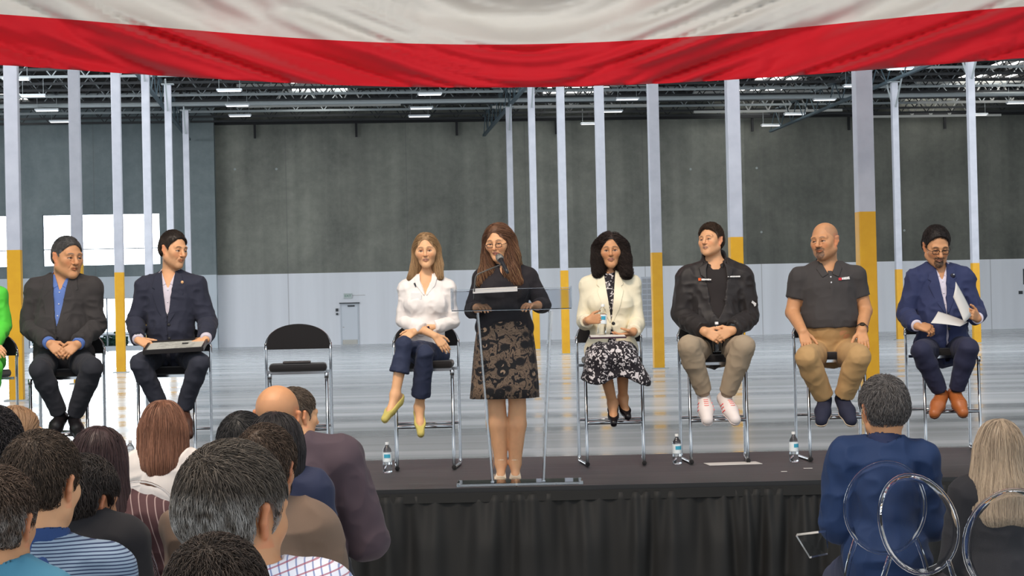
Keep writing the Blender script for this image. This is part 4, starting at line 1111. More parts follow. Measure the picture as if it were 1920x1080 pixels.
def setup(sp):
    B = Body(); d = sp['d']; face = sp.get('face', -1); B.face = face; B.sp = sp
    g = lambda q: A3(q) if isinstance(q, np.ndarray) else A3(to_world(d, q))
    B.nb, B.pel = g(sp['nb']), g(sp['pel']); B.sh = [g(q) for q in sp['sh']]; B.el = [g(q) for q in sp['el']]; B.wr = [g(q) for q in sp['wr']]
    B.kn = [g(q) for q in sp['kn']]; B.an = [g(q) for q in sp['an']]; B.toe = [g(q) for q in sp['toe']]
    B.up = nrm(B.nb-B.pel); a = B.sh[1]-B.sh[0]; B.ax = nrm(a-B.up*(a@B.up)); B.fw = face*np.cross(B.up, B.ax)
    B.H = np.linalg.norm(B.nb-B.pel)
    hy, hp_, hr = sp.get('hd', (0, 0, 0)); B.S = sp['S']
    hc = g(sp['hc']); B.f = turned(hc, hy, hp_, hr, B.S, face)
    hw = sp.get('hipx', .085); B.hp = [B.pel-B.ax*hw+B.fw*.02, B.pel+B.ax*hw+B.fw*.02]
    if 'hp' in sp: B.hp = [g(q) for q in sp['hp']]
    shw = np.linalg.norm(a)/2
    B.chest = sp.get('chest', shw*.86); B.waist = sp.get('waist', shw*.76); B.hip = sp.get('hip', shw*.84); B.cd = sp.get('cd', .115); B.bd = sp.get('bd', .11); B.bf = sp.get('bf', .02)
    B.ar = sp.get('ar', (.050, .041, .029)); B.lr = sp.get('lr', (.085, .060, .042)); B.lr = (B.lr[0]*.88, B.lr[1]*.92, B.lr[2]*.95) if face < 0 else B.lr; B.nr = sp.get('nr', .056)
    B.tf = Frame(B.nb, B.ax, B.fw, B.up)
    return B
def torso(B, t=0, pad=0):
    u, f, a, H = B.up, B.fw, B.ax, B.H; fr = B.tf
    p = [el(B.pel+u*.03, (B.hip+t, .125+t, .115+t), fr, .05), el(B.pel+u*H*.36+f*B.bf, (B.waist+t, B.bd+t, H*.32+t), fr, .06),
         el(B.pel+u*H*.70, (B.chest+t, B.cd+t, H*.31+t), fr, .06)]
    for s in (0, 1):
        p += [rc(B.nb-u*.03, B.sh[s]+u*pad, .055+t*.7, .055+t+pad*.3, .05), rc(B.nb+u*.015-f*.01, B.sh[s]*.55+B.nb*.45+u*.004, .042+t*.6, .046+t*.7, .04)]
    if B.sp.get('bust'):
        for s in (-1, 1): p.append(el(B.pel+u*H*.66+f*(B.cd*.72)+a*s*.075, (.068+t, .062+t, .065+t), fr, .05))
    return p
def arm(B, s, t=0):
    r = B.ar; return [rc(B.sh[s], B.el[s], r[0]+t, r[1]+t, .03), rc(B.el[s], B.wr[s], r[1]+t*.95, r[2]+t*.7, .015)]
def leg(B, s, t=0, ends=1.0, k=.02):
    r = B.lr; an = B.kn[s]+(B.an[s]-B.kn[s])*ends; mid = B.kn[s]*.7+B.an[s]*.3-B.fw*.004
    return [rc(B.hp[s], B.kn[s], r[0]+t, r[1]+t, k), rc(B.kn[s], mid, r[1]+t, r[1]*.93+t, .05), rc(mid, an, r[1]*.93+t, r[2]+t, .03)]
def foot(B, s, t=0):
    a, q = B.an[s], B.toe[s]; f = nrm(q-a); u = V3(0, 0, 1); u = nrm(u-f*(u@f)); l = np.cross(f, u); ln = np.linalg.norm(q-a); W = Frame(a, l, f, u).w
    return [rc(a, W(0, -.02, -.042), .034+t, .028+t, .02), rc(W(0, -.028, -.048), W(0, ln*.5, -.058), .023+t, .024+t, .03), rc(a, W(0, ln*.5, -.046), .031+t, .022+t, .03), rc(W(0, ln*.5, -.058), W(0, ln*.9, -.066), .026+t, .016+t, .02)]
def bare_leg(B, s):
    q = leg(B, s, 0, k=.006); a, b, c = q[0][1], q[1][1], q[2][1]
    return [rc(a[0], a[1], a[2]-.016, a[3]-.014, .006), rc(b[0], b[1], b[2]-.012, b[3]-.004, .008), rc(c[0], c[1], c[2]-.002, c[3], .02)]
def build_body(B, rt, feet=False):
    sp = B.sp; f = B.f; pr = torso(B)
    pr.append(rc(f.w(0, -.03, -.045), B.nb-B.up*.03, B.nr*B.S*.97, B.nr*1.02, .03))
    fine = []
    for s in (0, 1):
        pr += arm(B, s)+(bare_leg(B, s) if feet else leg(B, s, -.018, k=.005))
        if feet: pr += foot(B, s)
    hs = []
    for s in (0, 1):
        hd = sp['hand'][s] if sp.get('hand') else None
        if hd is None: continue
        dv = A3(hd['dir']); pn = A3(hd['pn']); hs += [grow(hand_prims(B.wr[s], dv, pn, hd.get('ts', 1 if s == 0 else -1), hd.get('L', .19), hd.get('curl', .5), hd.get('spread', .15), hd.get('thumb', .4), curls=hd.get('curls')), 0)]
        c = B.wr[s]+nrm(dv)*.09; fine.append((c-.105, c+.105, .0042 if sp.get('fineh', True) else .007))
    for h in hs: pr += h
    pr += head_prims(f, sp.get('face_o', {}))
    hr = .13*B.S; hfine = sp.get('hres', .0030)
    fine.append((f.c-np.array((hr*.85, hr*.95, hr)), f.c+np.array((hr*.85, hr*.95, hr*1.1)), hfine))
    F_ = Field(pr, h=sp.get('bres', .012), fine=fine, pad=.02)
    V, Fs = F_.surf()
    C = face_color(V, f, sp.get('face_o', {}), sp['skin'])
    o = put('body', V, Fs, SKIN, rt, C); return o, F_
def patch(name, fld, fr, poly, m, rt, t_out=.004, t_in=.008, h=.004, front=True, colour=None, extra=None):
    P_ = np.array(poly); w3 = []
    for (a, b) in poly:
        for c in (-.05, .26): w3.append(fr.w(a, c if front else -c, b))
    w3 = np.array(w3); lo, hi = w3.min(0), w3.max(0)
    lo = np.maximum(lo, [x[0] for x in fld.ax]); hi = np.minimum(hi, [x[-1] for x in fld.ax])
    G_ = Field.__new__(Field); G_.h = h; G_.ax = [np.arange(lo[i]-.01, hi[i]+.012, h) for i in range(3)]
    sh_ = [len(q) for q in G_.ax]; X, Y, Z = np.meshgrid(*G_.ax, indexing='ij')
    D = fld.sample(np.stack([X.ravel(), Y.ravel(), Z.ravel()], -1)).reshape(sh_)
    a, c, b = fr.loc(X, Y, Z)
    E_ = np.maximum(np.maximum(D-t_out, -(D+t_in)), poly2(a, b, poly)); E_ = np.maximum(E_, -c+.0 if front else c)
    if extra is not None: E_ = np.maximum(E_, extra(a, b, c))
    G_.D = E_.astype(np.float32); V, Fs = G_.surf()
    if len(V) < 4: return None
    V = relax(V, Fs, 1, .35)
    return put(name, V, Fs, m, rt)
def onto(fld, fr, pts, off=.002, side=1, y0=.30, ymin=-.05):
    """drop 2d points (a, b) of frame fr onto the surface of fld from the front"""
    pts = np.atleast_2d(pts); out = np.zeros((len(pts), 3)); done = np.zeros(len(pts), bool)
    for y in np.arange(y0, ymin, -.002):
        w = np.array([fr.w(p[0], y*side, p[1]) for p in pts]) if False else fr.c+np.outer(pts[:, 0], fr.ax)+np.outer(pts[:, 1], fr.up)+fr.fw*(y*side)
        dd = fld.sample(w); hit = (~done) & (dd < off); out[hit] = w[hit]; done |= hit
        if done.all(): break
    out[~done] = (fr.c+np.outer(pts[:, 0], fr.ax)+np.outer(pts[:, 1], fr.up))[~done]
    return out
def disc(name, fld, fr, a, b, r, m, rt, off=.004, t=.004):
    p = onto(fld, fr, [(a, b)], off)[0]; o = MB().lathe([(r, 0), (r, t*.6), (r*.7, t)], p, 12, Matrix((fr.ax, fr.up, -fr.fw*0+np.cross(fr.ax, fr.up)*(1 if np.cross(fr.ax, fr.up)@fr.fw > 0 else -1))).transposed()).build(name, m, smooth=True); under(o, rt); return o
def plate(name, fld, fr, a, b, w, h, m, rt, off=.005, t=.002, ang=0):
    p = onto(fld, fr, [(a, b)], off)[0]; ca, sa = math.cos(ang), math.sin(ang)
    pl = [(-w/2, -h/2), (w/2, -h/2), (w/2, h/2), (-w/2, h/2)]; pl = [(x*ca-y*sa, x*sa+y*ca) for x, y in pl]
    o = MB().prism(pl, p, fr.ax, fr.up, fr.fw, 0, t).build(name, m); under(o, rt); return o
def dashes(name, fld, fr, a, b, segs, h, m, rt, ang=0, off=.009):
    """small blurred lettering: a row of short bars with narrow gaps, all one mesh lying on the cloth"""
    mb = MB(); ca, sa = math.cos(ang), math.sin(ang)
    for x0, x1, dh in segs:
        P2 = [(x0, -h/2*dh), (x1, -h/2*dh), (x1, h/2*dh), (x0, h/2*dh)]; P2 = [(a+x*ca-y*sa, b+x*sa+y*ca) for x, y in P2]; W_ = onto(fld, fr, P2, off); n = len(mb.V)
        mb.V += [Vector(w) for w in W_]+[Vector(w+fr.fw*.0015) for w in W_]; mb.F += [[n+3, n+2, n+1, n], [n+4, n+5, n+6, n+7]]+[[n+i, n+(i+1) % 4, n+4+(i+1) % 4, n+4+i] for i in range(4)]
    o = mb.build(name, m); under(o, rt); return o
def words_on(txt, size, fld, fr, a, b, m, rt, name='lettering', ang=0):
    me = text_mesh(txt, size, name, .0006); V = np.array([v.co[:] for v in me.vertices]); ca, sa = math.cos(ang), math.sin(ang)
    pts = np.stack([V[:, 0]*ca-V[:, 1]*sa+a, V[:, 0]*sa+V[:, 1]*ca+b], -1)
    W_ = onto(fld, fr, pts, .0035)+np.outer(V[:, 2]+.0006, fr.fw)
    for v, w in zip(me.vertices, W_): v.co = w
    me.materials.append(m); o = bpy.data.objects.new(name, me); COL.objects.link(o); under(o, rt); return o
def sleeves(B, t, ends, h=.007, flare=0):
    parts = []
    for s in (0, 1):
        if ends[s] is None: continue
        e = ends[s]; q = B.el[s]+(B.wr[s]-B.el[s])*e; d = nrm(B.wr[s]-B.el[s]); r = B.ar; r3 = r[1]+(r[2]-r[1])*e
        F_ = Field([rc(B.el[s], q+d*.05, r[1]+t, r3+t*.85+flare, .01)], h=h)
        F_.cut(lambda X, Y, Z: (X-q[0])*d[0]+(Y-q[1])*d[1]+(Z-q[2])*d[2])
        V, Fs = F_.surf(); parts.append((V, Fs, V))
    return parts
def upper_only(B, s, t, frac=1.0):
    r = B.ar; return rc(B.sh[s], B.sh[s]+(B.el[s]-B.sh[s])*frac, r[0]+t, r[0]+(r[1]-r[0])*frac+t, .03)
def top_garment(B, name, m, rt, t=.012, sleeve=(1, 1), neck=None, hem=None, h=.007, wr=(.004, 9), pad=0, vcut=None, extra=(), seed=0, short=None, flare=0, low=None):
    """a shirt or jacket; vcut: polygon in the torso frame left open at the front"""
    pr = torso(B, t, pad)+list(extra)
    for s in (0, 1): pr.append(upper_only(B, s, t, short or 1.0))
    F_ = Field(pr, h=h, pad=.04)
    if short:
        for s in (0, 1):
            q = B.sh[s]+(B.el[s]-B.sh[s])*short; d = nrm(B.el[s]-B.sh[s])
            F_.cut(lambda X, Y, Z: np.where((X-q[0])**2+(Y-q[1])**2+(Z-q[2])**2 < .085**2, (X-q[0])*d[0]+(Y-q[1])*d[1]+(Z-q[2])*d[2], -1.))
    pre = Field.__new__(Field); pre.ax = F_.ax; pre.h = F_.h; pre.D = F_.D.copy()
    fr = B.tf
    if neck is not None:                      # radius, forward drop
        F_.add([minus(rc(B.nb-B.up*neck[1]*.3, B.nb+B.up*.12, neck[0], neck[0]+.01), .01)])
    if vcut is not None:
        def fn(X, Y, Z):
            a, c, b = fr.loc(X, Y, Z); return np.minimum(-poly2(a, b, vcut), c-.0)
        F_.cut(fn)
    if hem is not None: F_.cut(hem)
    V, Fs = F_.surf(); parts = [(V, Fs, V)]
    if not short: parts += sleeves(B, t, sleeve, h, flare)
    V, Fs, _ = join(parts); V = wrinkle(V, Fs, wr[0], wr[1], seed)
    return put(name, V, Fs, m, rt), pre
def trousers(B, m, rt, t=.012, hems=(.97, .97), h=.008, wr=(.004, 9), seed=3, ov=.0, name='trousers', top=.16, flare=0.0, extra=()):
    pr = list(extra)+[el(B.pel+B.up*.03, (B.hip+t, .13+t, .12+t), B.tf, .05)]
    SH = []
    for s in (0, 1):
        q = leg(B, s, t, 1.0, .012); a_, b_, r1, r2 = q[2][1]; e = (hems[s]-.35)/.65; r2 = r1+(r2-r1)*e+flare; hp_ = B.kn[s]+(B.an[s]-B.kn[s])*hems[s]; d = nrm(B.an[s]-B.kn[s])
        pr += [q[0]]; SH.append(([q[1], rc(a_, hp_+d*.03, r1, r2, .02)], hp_, d))
    F_ = Field(pr, h=h)
    F_.cut(lambda X, Y, Z: (X-B.pel[0])*B.up[0]+(Y-B.pel[1])*B.up[1]+(Z-B.pel[2])*B.up[2]-top)
    V, Fs = F_.surf(); parts = [(V, Fs, V)]
    for p2, q, d in SH:
        G_ = Field(p2, h=h); G_.cut(lambda X, Y, Z: (X-q[0])*d[0]+(Y-q[1])*d[1]+(Z-q[2])*d[2]); V, Fs = G_.surf(); parts.append((V, Fs, V))
    V, Fs, _ = join(parts)
    V = wrinkle(V, Fs, wr[0], wr[1], seed); return put(name, V, Fs, m, rt), F_
def shoe(B, s, rt, m, sole=None, L=.0, r=.045, laces=None, sock=None, low=0.0):
    a, q = B.an[s], B.toe[s]; f = nrm(q-a); u = V3(0, 0, 1); u = nrm(u-f*(u@f)); l = np.cross(f, u); ln = np.linalg.norm(q-a)
    fr = Frame(a, l, f, u); W = fr.w
    pr = [rc(W(0, -.035, -.045), W(0, ln*.5, -.052), r*.92, r, .03), rc(W(0, ln*.5, -.052), W(0, ln*.93, -.062), r, r*.80, .03), rc(W(0, -.012, .0-low), W(0, .0, -.04), .034, .036, .02), rc(W(0, .01, -.02-low), W(0, ln*.55, -.045), .03, .026, .03)]
    F_ = Field(pr, h=.0045); F_.cut(lambda X, Y, Z: -(fr.loc(X, Y, Z)[2]+.088)); F_.cut(lambda X, Y, Z: (fr.loc(X, Y, Z)[2]-.012+low))
    V, Fs = F_.surf(); o = put('shoe', V, Fs, m, rt)
    G_ = Field(grow(pr[:2], .004), h=.0045); G_.cut(lambda X, Y, Z: np.maximum(-(fr.loc(X, Y, Z)[2]+.100), fr.loc(X, Y, Z)[2]+.078)); V, Fs = G_.surf(); put('shoe_sole', V, Fs, sole or m, o)
    if laces is not None:
        for j in range(4):
            y = ln*(.28+.09*j); p0 = onto(F_, Frame(a+f*y, l, u, f), [(-.016, 0), (0, .004), (.016, 0)], .003, y0=.05, ymin=-.08); under(MB().tube([tuple(x) for x in p0], .0028, 5).build('shoelace', laces), o)
    if sock is not None:
        k = B.an[s]+(B.kn[s]-B.an[s])*.22; V, Fs = Field([rc(a, k, .037, .041)], h=.007).surf(); put('sock', V, Fs, sock, rt)
    return F_
def glasses(B, rt, m, w=.021, hh=.013, drop=0, full=True):
    f = B.f; y = .103
    gl = under(MB().tube([tuple(f.w(-.0105, y, .003+drop)), tuple(f.w(0, y+.003, .005+drop)), tuple(f.w(.0105, y, .003+drop))], .0018*B.S, 6).build('glasses', m, smooth=True), rt)
    for s in (-1, 1):
        pts = []
        for k in range(20):
            a = 2*math.pi*k/20; c, q = math.cos(a), math.sin(a); pts.append(f.w(s*.031+w*np.sign(c)*abs(c)**.6, y-.004*abs(c), .000+drop+hh*np.sign(q)*abs(q)**.6))
        under(MB().tube([tuple(p) for p in pts], .0021*B.S, 6, closed=True).build('glasses_rim', m, smooth=True), gl)
        under(MB().tube([tuple(f.w(s*(.031+w), y-.004, .004+drop)), tuple(f.w(s*.074, .075, .006+drop)), tuple(f.w(s*.081, .0, .010))], .0018*B.S, 6).build('glasses_temple', m, smooth=True), gl)
def watch(B, s, rt, m=None, face=None, e=.93):
    c = B.el[s]+(B.wr[s]-B.el[s])*e; d = nrm(B.wr[s]-B.el[s]); M = Vector(d).to_track_quat('Z', 'Y').to_matrix(); r = B.ar[2]+.005
    wt_ = under(MB().lathe([(r, -.010), (r+.004, -.010), (r+.004, .010), (r, .010)], c, 20, M).build('watch', m or DK, smooth='auto'), rt)
    u = V3(0, 0, 1); u = nrm(u-d*(u@d)+B.fw*.4)
    u = nrm(u-d*(u@d)); M2 = Vector(u).to_track_quat('Z', 'Y').to_matrix()
    under(MB().lathe([(.019, -.004), (.019, .005), (.015, .008)], c+u*r, 18, M2).build('watch_case', face or DK, smooth='auto'), wt_)
def shirt_collar(B, m, rt, fld, gap=.026, r=.012, spread=.075, drop=-.055, stand=.046, points=True):
    c0, c1 = B.nb-B.up*.025, B.nb+B.up*.05; fr = B.tf; nr = B.nr+.004
    cc = Field([rc(c0-B.fw*.004, c1-B.fw*.004, nr+r+.006, nr+r-.002)], h=.005)
    cc.cut(lambda X, Y, Z: fr.loc(X, Y, Z)[2]-stand+fr.loc(X, Y, Z)[1]*.42)
    cc.cut(lambda X, Y, Z: -(fr.loc(X, Y, Z)[2]+.055))
    def fn(X, Y, Z):
        a, c, b = fr.loc(X, Y, Z); return np.minimum(gap*.9+np.maximum(b+.03, 0)*.60-np.abs(a), c)
    cc.cut(fn); cc.add([minus(rc(c0-B.up*.05, c1+B.up*.05, nr-.003, nr-.006))])
    V, Fs = cc.surf()
    if len(V): put('collar', relax(V, Fs, 1, .4), Fs, m, rt)
    if points:
        U = Field.__new__(Field); U.ax = fld.ax; U.h = fld.h; U.D = fld.D.copy(); U.add([rc(c0, c1-B.up*.02, nr+r+.004, nr+r-.006, .015)])
        for s in (-1, 1):
            pl = [(s*.014, -.055), (s*.048, .026), (s*.060, .030), (s*(spread+.006), -.012), (s*(spread-.030), drop-.018)]
            patch('collar', U, fr, pl, m, rt, .005, .006)
def lapels(B, m, rt, pre, vb=-.30, wt=.055, lw=.055, notch=-.115):
    fr = B.tf
    for s in (-1, 1):
        pl = [(s*wt*.85, .045), (s*(wt+lw*.75), -.005), (s*(wt+lw*1.02), notch+.035), (s*(wt+lw*.62), notch+.02), (s*(wt+lw*1.0), notch-.012), (s*(wt*.72+lw*.55), (notch+vb)*.55), (s*.012, vb-.012), (s*.002, vb+.004)]
        patch('lapel', pre, fr, pl, m, rt, .0065, .010, h=.0042)
def V_open(wt, vb, hem=0.0, H=.5):
    p = [(-wt, .16), (wt, .16), (wt*.92, .0), (.003, vb), (.002, vb-.03)]
    if hem: p += [(hem, -H-.2), (-hem, -H-.2)]
    return p+[(-.002, vb-.03), (-.003, vb), (-wt*.92, .0)]
def person(label, loc, group=None):
    r = root('person', loc, label, 'person', group); return r
SUITBTN = mat('suit_button', lin((30, 28, 28)), .4); PEARL = mat('shirt_button', lin((215, 215, 220)), .4)
def suit(B, rt, jm, sm, tm, vb=-.30, wt=.058, hem=.03, notch=-.115, cuffs=.92, shirt_cuff=1.03, h=.007, seed=0, jt=.022, wr=(.005, 8), shirtlen=.012, btn=2):
    J, pre = top_garment(B, 'jacket', jm, rt, jt, (cuffs, cuffs), h=h, pad=.012, vcut=V_open(wt, vb, hem), neck=(B.nr+.020, -.0), seed=seed, wr=wr,
                         extra=[el(B.pel+B.up*.02-B.fw*.01, (B.hip+jt+.012, .14+jt, .15), B.tf, .05)])
    S_, spre = top_garment(B, 'shirt', sm, rt, shirtlen-.004, (None, None), h=h, neck=(B.nr+.004, 0), vcut=[(-.058, .1), (.058, .1), (.050, .015), (.003, -.085), (-.003, -.085), (-.050, .015)], seed=seed+5, wr=(.002, 12), hem=None)
    cf = sleeves(B, .010, (shirt_cuff, shirt_cuff), .005)
    for V, Fs, _ in cf: put('shirt_cuff', V, Fs, sm, rt)
    lapels(B, jm, J, pre, vb, wt, notch=notch)
    shirt_collar(B, sm, S_, spre)
    for i in range(btn): disc('jacket_button', pre, B.tf, .012, vb-.02-.10*i, .011, SUITBTN, J)
    for i in range(3): disc('shirt_button', spre, B.tf, .0, -.10-.085*i, .005, PEARL, S_, .003)
    return pre, spre
# ---------------------------------------------------------------- the people on the stage
D0 = 14.17
def standroot(B, label, z=STAGE): return person(label, (float(B.pel[0]), float(B.pel[1]), z))
SK_L, SK_T, SK_M, SK_W = (.68, .355, .185), (.56, .275, .135), (.46, .215, .11), (.76, .42, .225)
BSOCK = cloth('black_sock', (22, 22, 26))
def man_dark_suit():
    sp = dict(d=D0, nb=(119, 522, .02), pel=(119, 676, .03), sh=[(70, 545, .02), (170, 543, .02)], el=[(55, 612, .02), (179, 612, .02)], wr=[(93, 644, -.27), (146, 645, -.27)],
        kn=[(75, 694, -.42), (172, 690, -.42)], an=[(112, 775, -.24), (140, 779, -.24)], toe=[(93, 799, -.42), (150, 805, -.44)], hc=(127, 484, -.02), S=1.2, hd=(42, 4, 2),
        chest=.185, waist=.185, bd=.155, bf=.05, hip=.185, cd=.13, nr=.068, ar=(.060, .052, .034), lr=(.098, .070, .048), skin=SK_T, hipx=.10,
        hand=[dict(dir=(.62, -.35, -.5), pn=(.3, .45, -.5), curl=.55, thumb=.3), dict(dir=(-.62, -.35, -.5), pn=(-.3, .5, -.4), curl=.5, thumb=.3)],
        face_o=dict(wide=1.04, jaw=1.12, nose=1.15, brow=(.10, .08, .07), browt=.003, eyeopen=.7, gaze=1))
    B = setup(sp); rt = standroot(B, 'seated man with grey swept-back hair in charcoal suit and open blue shirt, hands clasped')
    build_body(B, rt)
    jm, sm, tm = cloth('charcoal_suit', (52, 48, 48)), cloth('blue_shirt', (84, 112, 176), .7), cloth('charcoal_trousers', (36, 37, 44))
    suit(B, rt, jm, sm, tm, vb=-.40, wt=.075, hem=.11, seed=1, wr=(.014, 7.5))
    trousers(B, tm, rt, seed=2, wr=(.006, 9))
    for s in (0, 1): shoe(B, s, rt, mat('black_leather', lin((24, 22, 24)), .35), sock=BSOCK)
    hair(B.f, dict(style='short', c0=(.035, .033, .034), c1=(.12, .115, .115), line=.072, side=-.005, len=.045, forward=-1, sweep=.0, swept=.8, thick=.008, n=3500, grey_side=(.2, .2, .2), top=.0), rt)
    watch(B, 1, rt)
def man_navy_blazer():
    sp = dict(d=D0, nb=(319, 518, .02), pel=(322, 668, .03), sh=[(274, 541, .02), (366, 539, .02)], el=[(255, 604, .02), (389, 604, .02)], wr=[(259, 637, -.23), (386, 636, -.23)],
        kn=[(262, 682, -.42), (374, 680, -.42)], an=[(302, 762, -.24), (345, 765, -.24)], toe=[(290, 798, -.43), (356, 803, -.43)], hc=(326, 470, -.02), S=1.06, hd=(48, 6, 4),
        chest=.17, waist=.15, bd=.12, hip=.165, nr=.055, skin=SK_L, hipx=.09, ar=(.054, .046, .030), lr=(.088, .064, .044),
        hand=[dict(dir=(.75, -.45, -.35), pn=(.1, .5, -.8), curl=.75, thumb=-.2, spread=.2), dict(dir=(-.75, -.45, -.35), pn=(-.1, .5, -.8), curl=.75, thumb=-.2, spread=.2)],
        face_o=dict(wide=.98, jaw=1.05, nose=1.05, brow=(.03, .02, .015), browt=.0034, gaze=1, beard=['stubble'], stubble=.22))
    B = setup(sp); rt = standroot(B, 'seated man with dark swept-back hair in navy blazer and open white shirt, holding a frame')
    build_body(B, rt)
    jm, sm, tm = cloth('navy_blazer', (38, 40, 56)), cloth('white_shirt', (205, 196, 208), .7), cloth('dark_grey_trousers', (44, 46, 58))
    pre, _ = suit(B, rt, jm, sm, tm, vb=-.33, wt=.06, hem=.02, seed=3, wr=(.013, 7.5))
    trousers(B, tm, rt, seed=4, wr=(.007, 9))
    for s in (0, 1): shoe(B, s, rt, mat('brown_leather', lin((70, 45, 35)), .4), sock=BSOCK)
    hair(B.f, dict(style='short', c0=(.014, .010, .008), c1=(.055, .038, .03), line=.078, side=-.01, len=.05, forward=-1, sweep=.2, swept=.9, thick=.010, n=3500, top=.006), rt)
    watch(B, 0, rt)
    disc('lapel_pin', pre, B.tf, .105, -.045, .011, mat('pin_gold', lin((220, 170, 120)), .35, .3), rt, .012)
def woman_white_blouse():
    sp = dict(d=D0, nb=(799, 520, .02), pel=(798, 668, .03), sh=[(764, 541, .02), (838, 541, .02)], el=[(755, 600, .02), (848, 604, .02)], wr=[(816, 630, -.22), (777, 622, -.15)],
        kn=[(797, 663, -.42), (758, 646, -.44)], an=[(786, 764, -.27), (741, 740, -.47)], toe=[(790, 805, -.41), (713, 775, -.61)], hc=(799, 471, -.02), S=1.02, hd=(-2, 2, -2),
        chest=.135, waist=.125, bd=.095, cd=.10, hip=.165, nr=.046, bust=True, skin=SK_W, hipx=.085, ar=(.043, .037, .025), lr=(.085, .056, .034),
        hand=[dict(dir=(.6, -.1, -.75), pn=(-.2, .9, -.3), curl=.25, L=.17, thumb=.1, ts=1), dict(dir=(-.8, -.15, -.5), pn=(.1, .8, -.5), curl=.3, L=.17, thumb=.1)],
        face_o=dict(wide=.92, jaw=.80, nose=.85, ear=.8, brow=(.16, .09, .05), browt=.0026, lipw=.0235, lip=(.50, .22, .17), lips=.9, shadow=.8, cheek=2, iris=(.05, .04, .03)))
    B = setup(sp); rt = standroot(B, 'seated blonde woman in white blouse and dark jeans with legs crossed and yellow flats')
    build_body(B, rt, feet=True)
    bm = cloth('white_blouse', (236, 228, 224), .65)
    _, pre = top_garment(B, 'blouse', bm, rt, .014, (.62, .5), hem=None, vcut=[(-.062, .12), (.062, .12), (.045, -.01), (.002, -.13), (-.002, -.13), (-.045, -.01)], neck=(B.nr+.02, 0), seed=11, wr=(.008, 10), flare=.012)
    for s in (-1, 1): patch('collar', pre, B.tf, [(s*.045, .03), (s*.085, .0), (s*.07, -.06), (s*.012, -.13), (s*.004, -.125), (s*.04, -.03)], bm, rt, .008, .006)
    jn = cloth('dark_denim', (38, 46, 72), .8)
    trousers(B, jn, rt, .010, (.78, .56), seed=12, wr=(.006, 11), flare=.022, top=.12)
    ym = mat('yellow_suede', lin((196, 180, 100)), .8)
    for s in (0, 1): shoe(B, s, rt, ym, r=.033, low=.050, sole=mat('pale_sole', lin((180, 160, 110)), .7))
    hair(B.f, dict(style='long', c0=(.16, .085, .040), c1=(.50, .31, .155), line=.080, face=.053, len=.30, n=7500, r=.0008, thick=.009, part=.0, lower=.95, depth=.0, comb=-.05, jit=.16, tips=((.62, .42, .24), .35, .6),
        falls=[(-.055, -.015, .03, .034, -.080, -.01, -.10, .030), (-.080, -.01, -.10, .028, -.125, .015, -.185, .020), (.055, -.015, .03, .034, .078, -.01, -.10, .030), (.078, -.01, -.10, .030, .090, .020, -.19, .022), (0, -.06, .0, .055, 0, -.075, -.16, .045), (.05, -.05, .0, .05, .06, -.05, -.16, .04), (-.05, -.05, .0, .05, -.06, -.05, -.16, .04)]), rt)
    plate('name_badge', pre, B.tf, -.065, -.135, .075, .045, mat('badge', lin((240, 238, 236)), .3), rt, .010)
    plate('badge_clip', pre, B.tf, -.075, -.055, .012, .03, DK, rt, .008, ang=.5)
    plate('waist_bow', pre, B.tf, .0, -.375, .07, .035, cloth('navy_ribbon', (36, 30, 60)), rt, .012, t=.012, ang=.2)
def ringmesh(name, rings, m, rt, n=96, fold=0, k=9, seed=0, solid=.004):
    """rings: (centre, half width along x, half depth along y) from top to bottom"""
    V = []; nr = len(rings)
    for i, (c, a, b) in enumerate(rings):
        t = i/(nr-1)
        for j in range(n):
            th = 2*math.pi*j/n; w = 1+fold*t*math.sin(k*th+seed+t)+fold*.5*t*math.sin(2.7*k*th+2+seed)
            V.append((c[0]+a*w*math.cos(th), c[1]+b*w*math.sin(th), c[2]))
    idx = np.arange(nr*n).reshape(nr, n); nx = np.roll(idx, -1, 1)
    Fq = np.stack([idx[:-1], idx[1:], nx[1:], nx[:-1]], -1).reshape(-1, 4)
    o = mesh(name, V, Fq, m, None, True); under(o, rt); md = o.modifiers.new('s', 'SOLIDIFY'); md.thickness = solid; return o
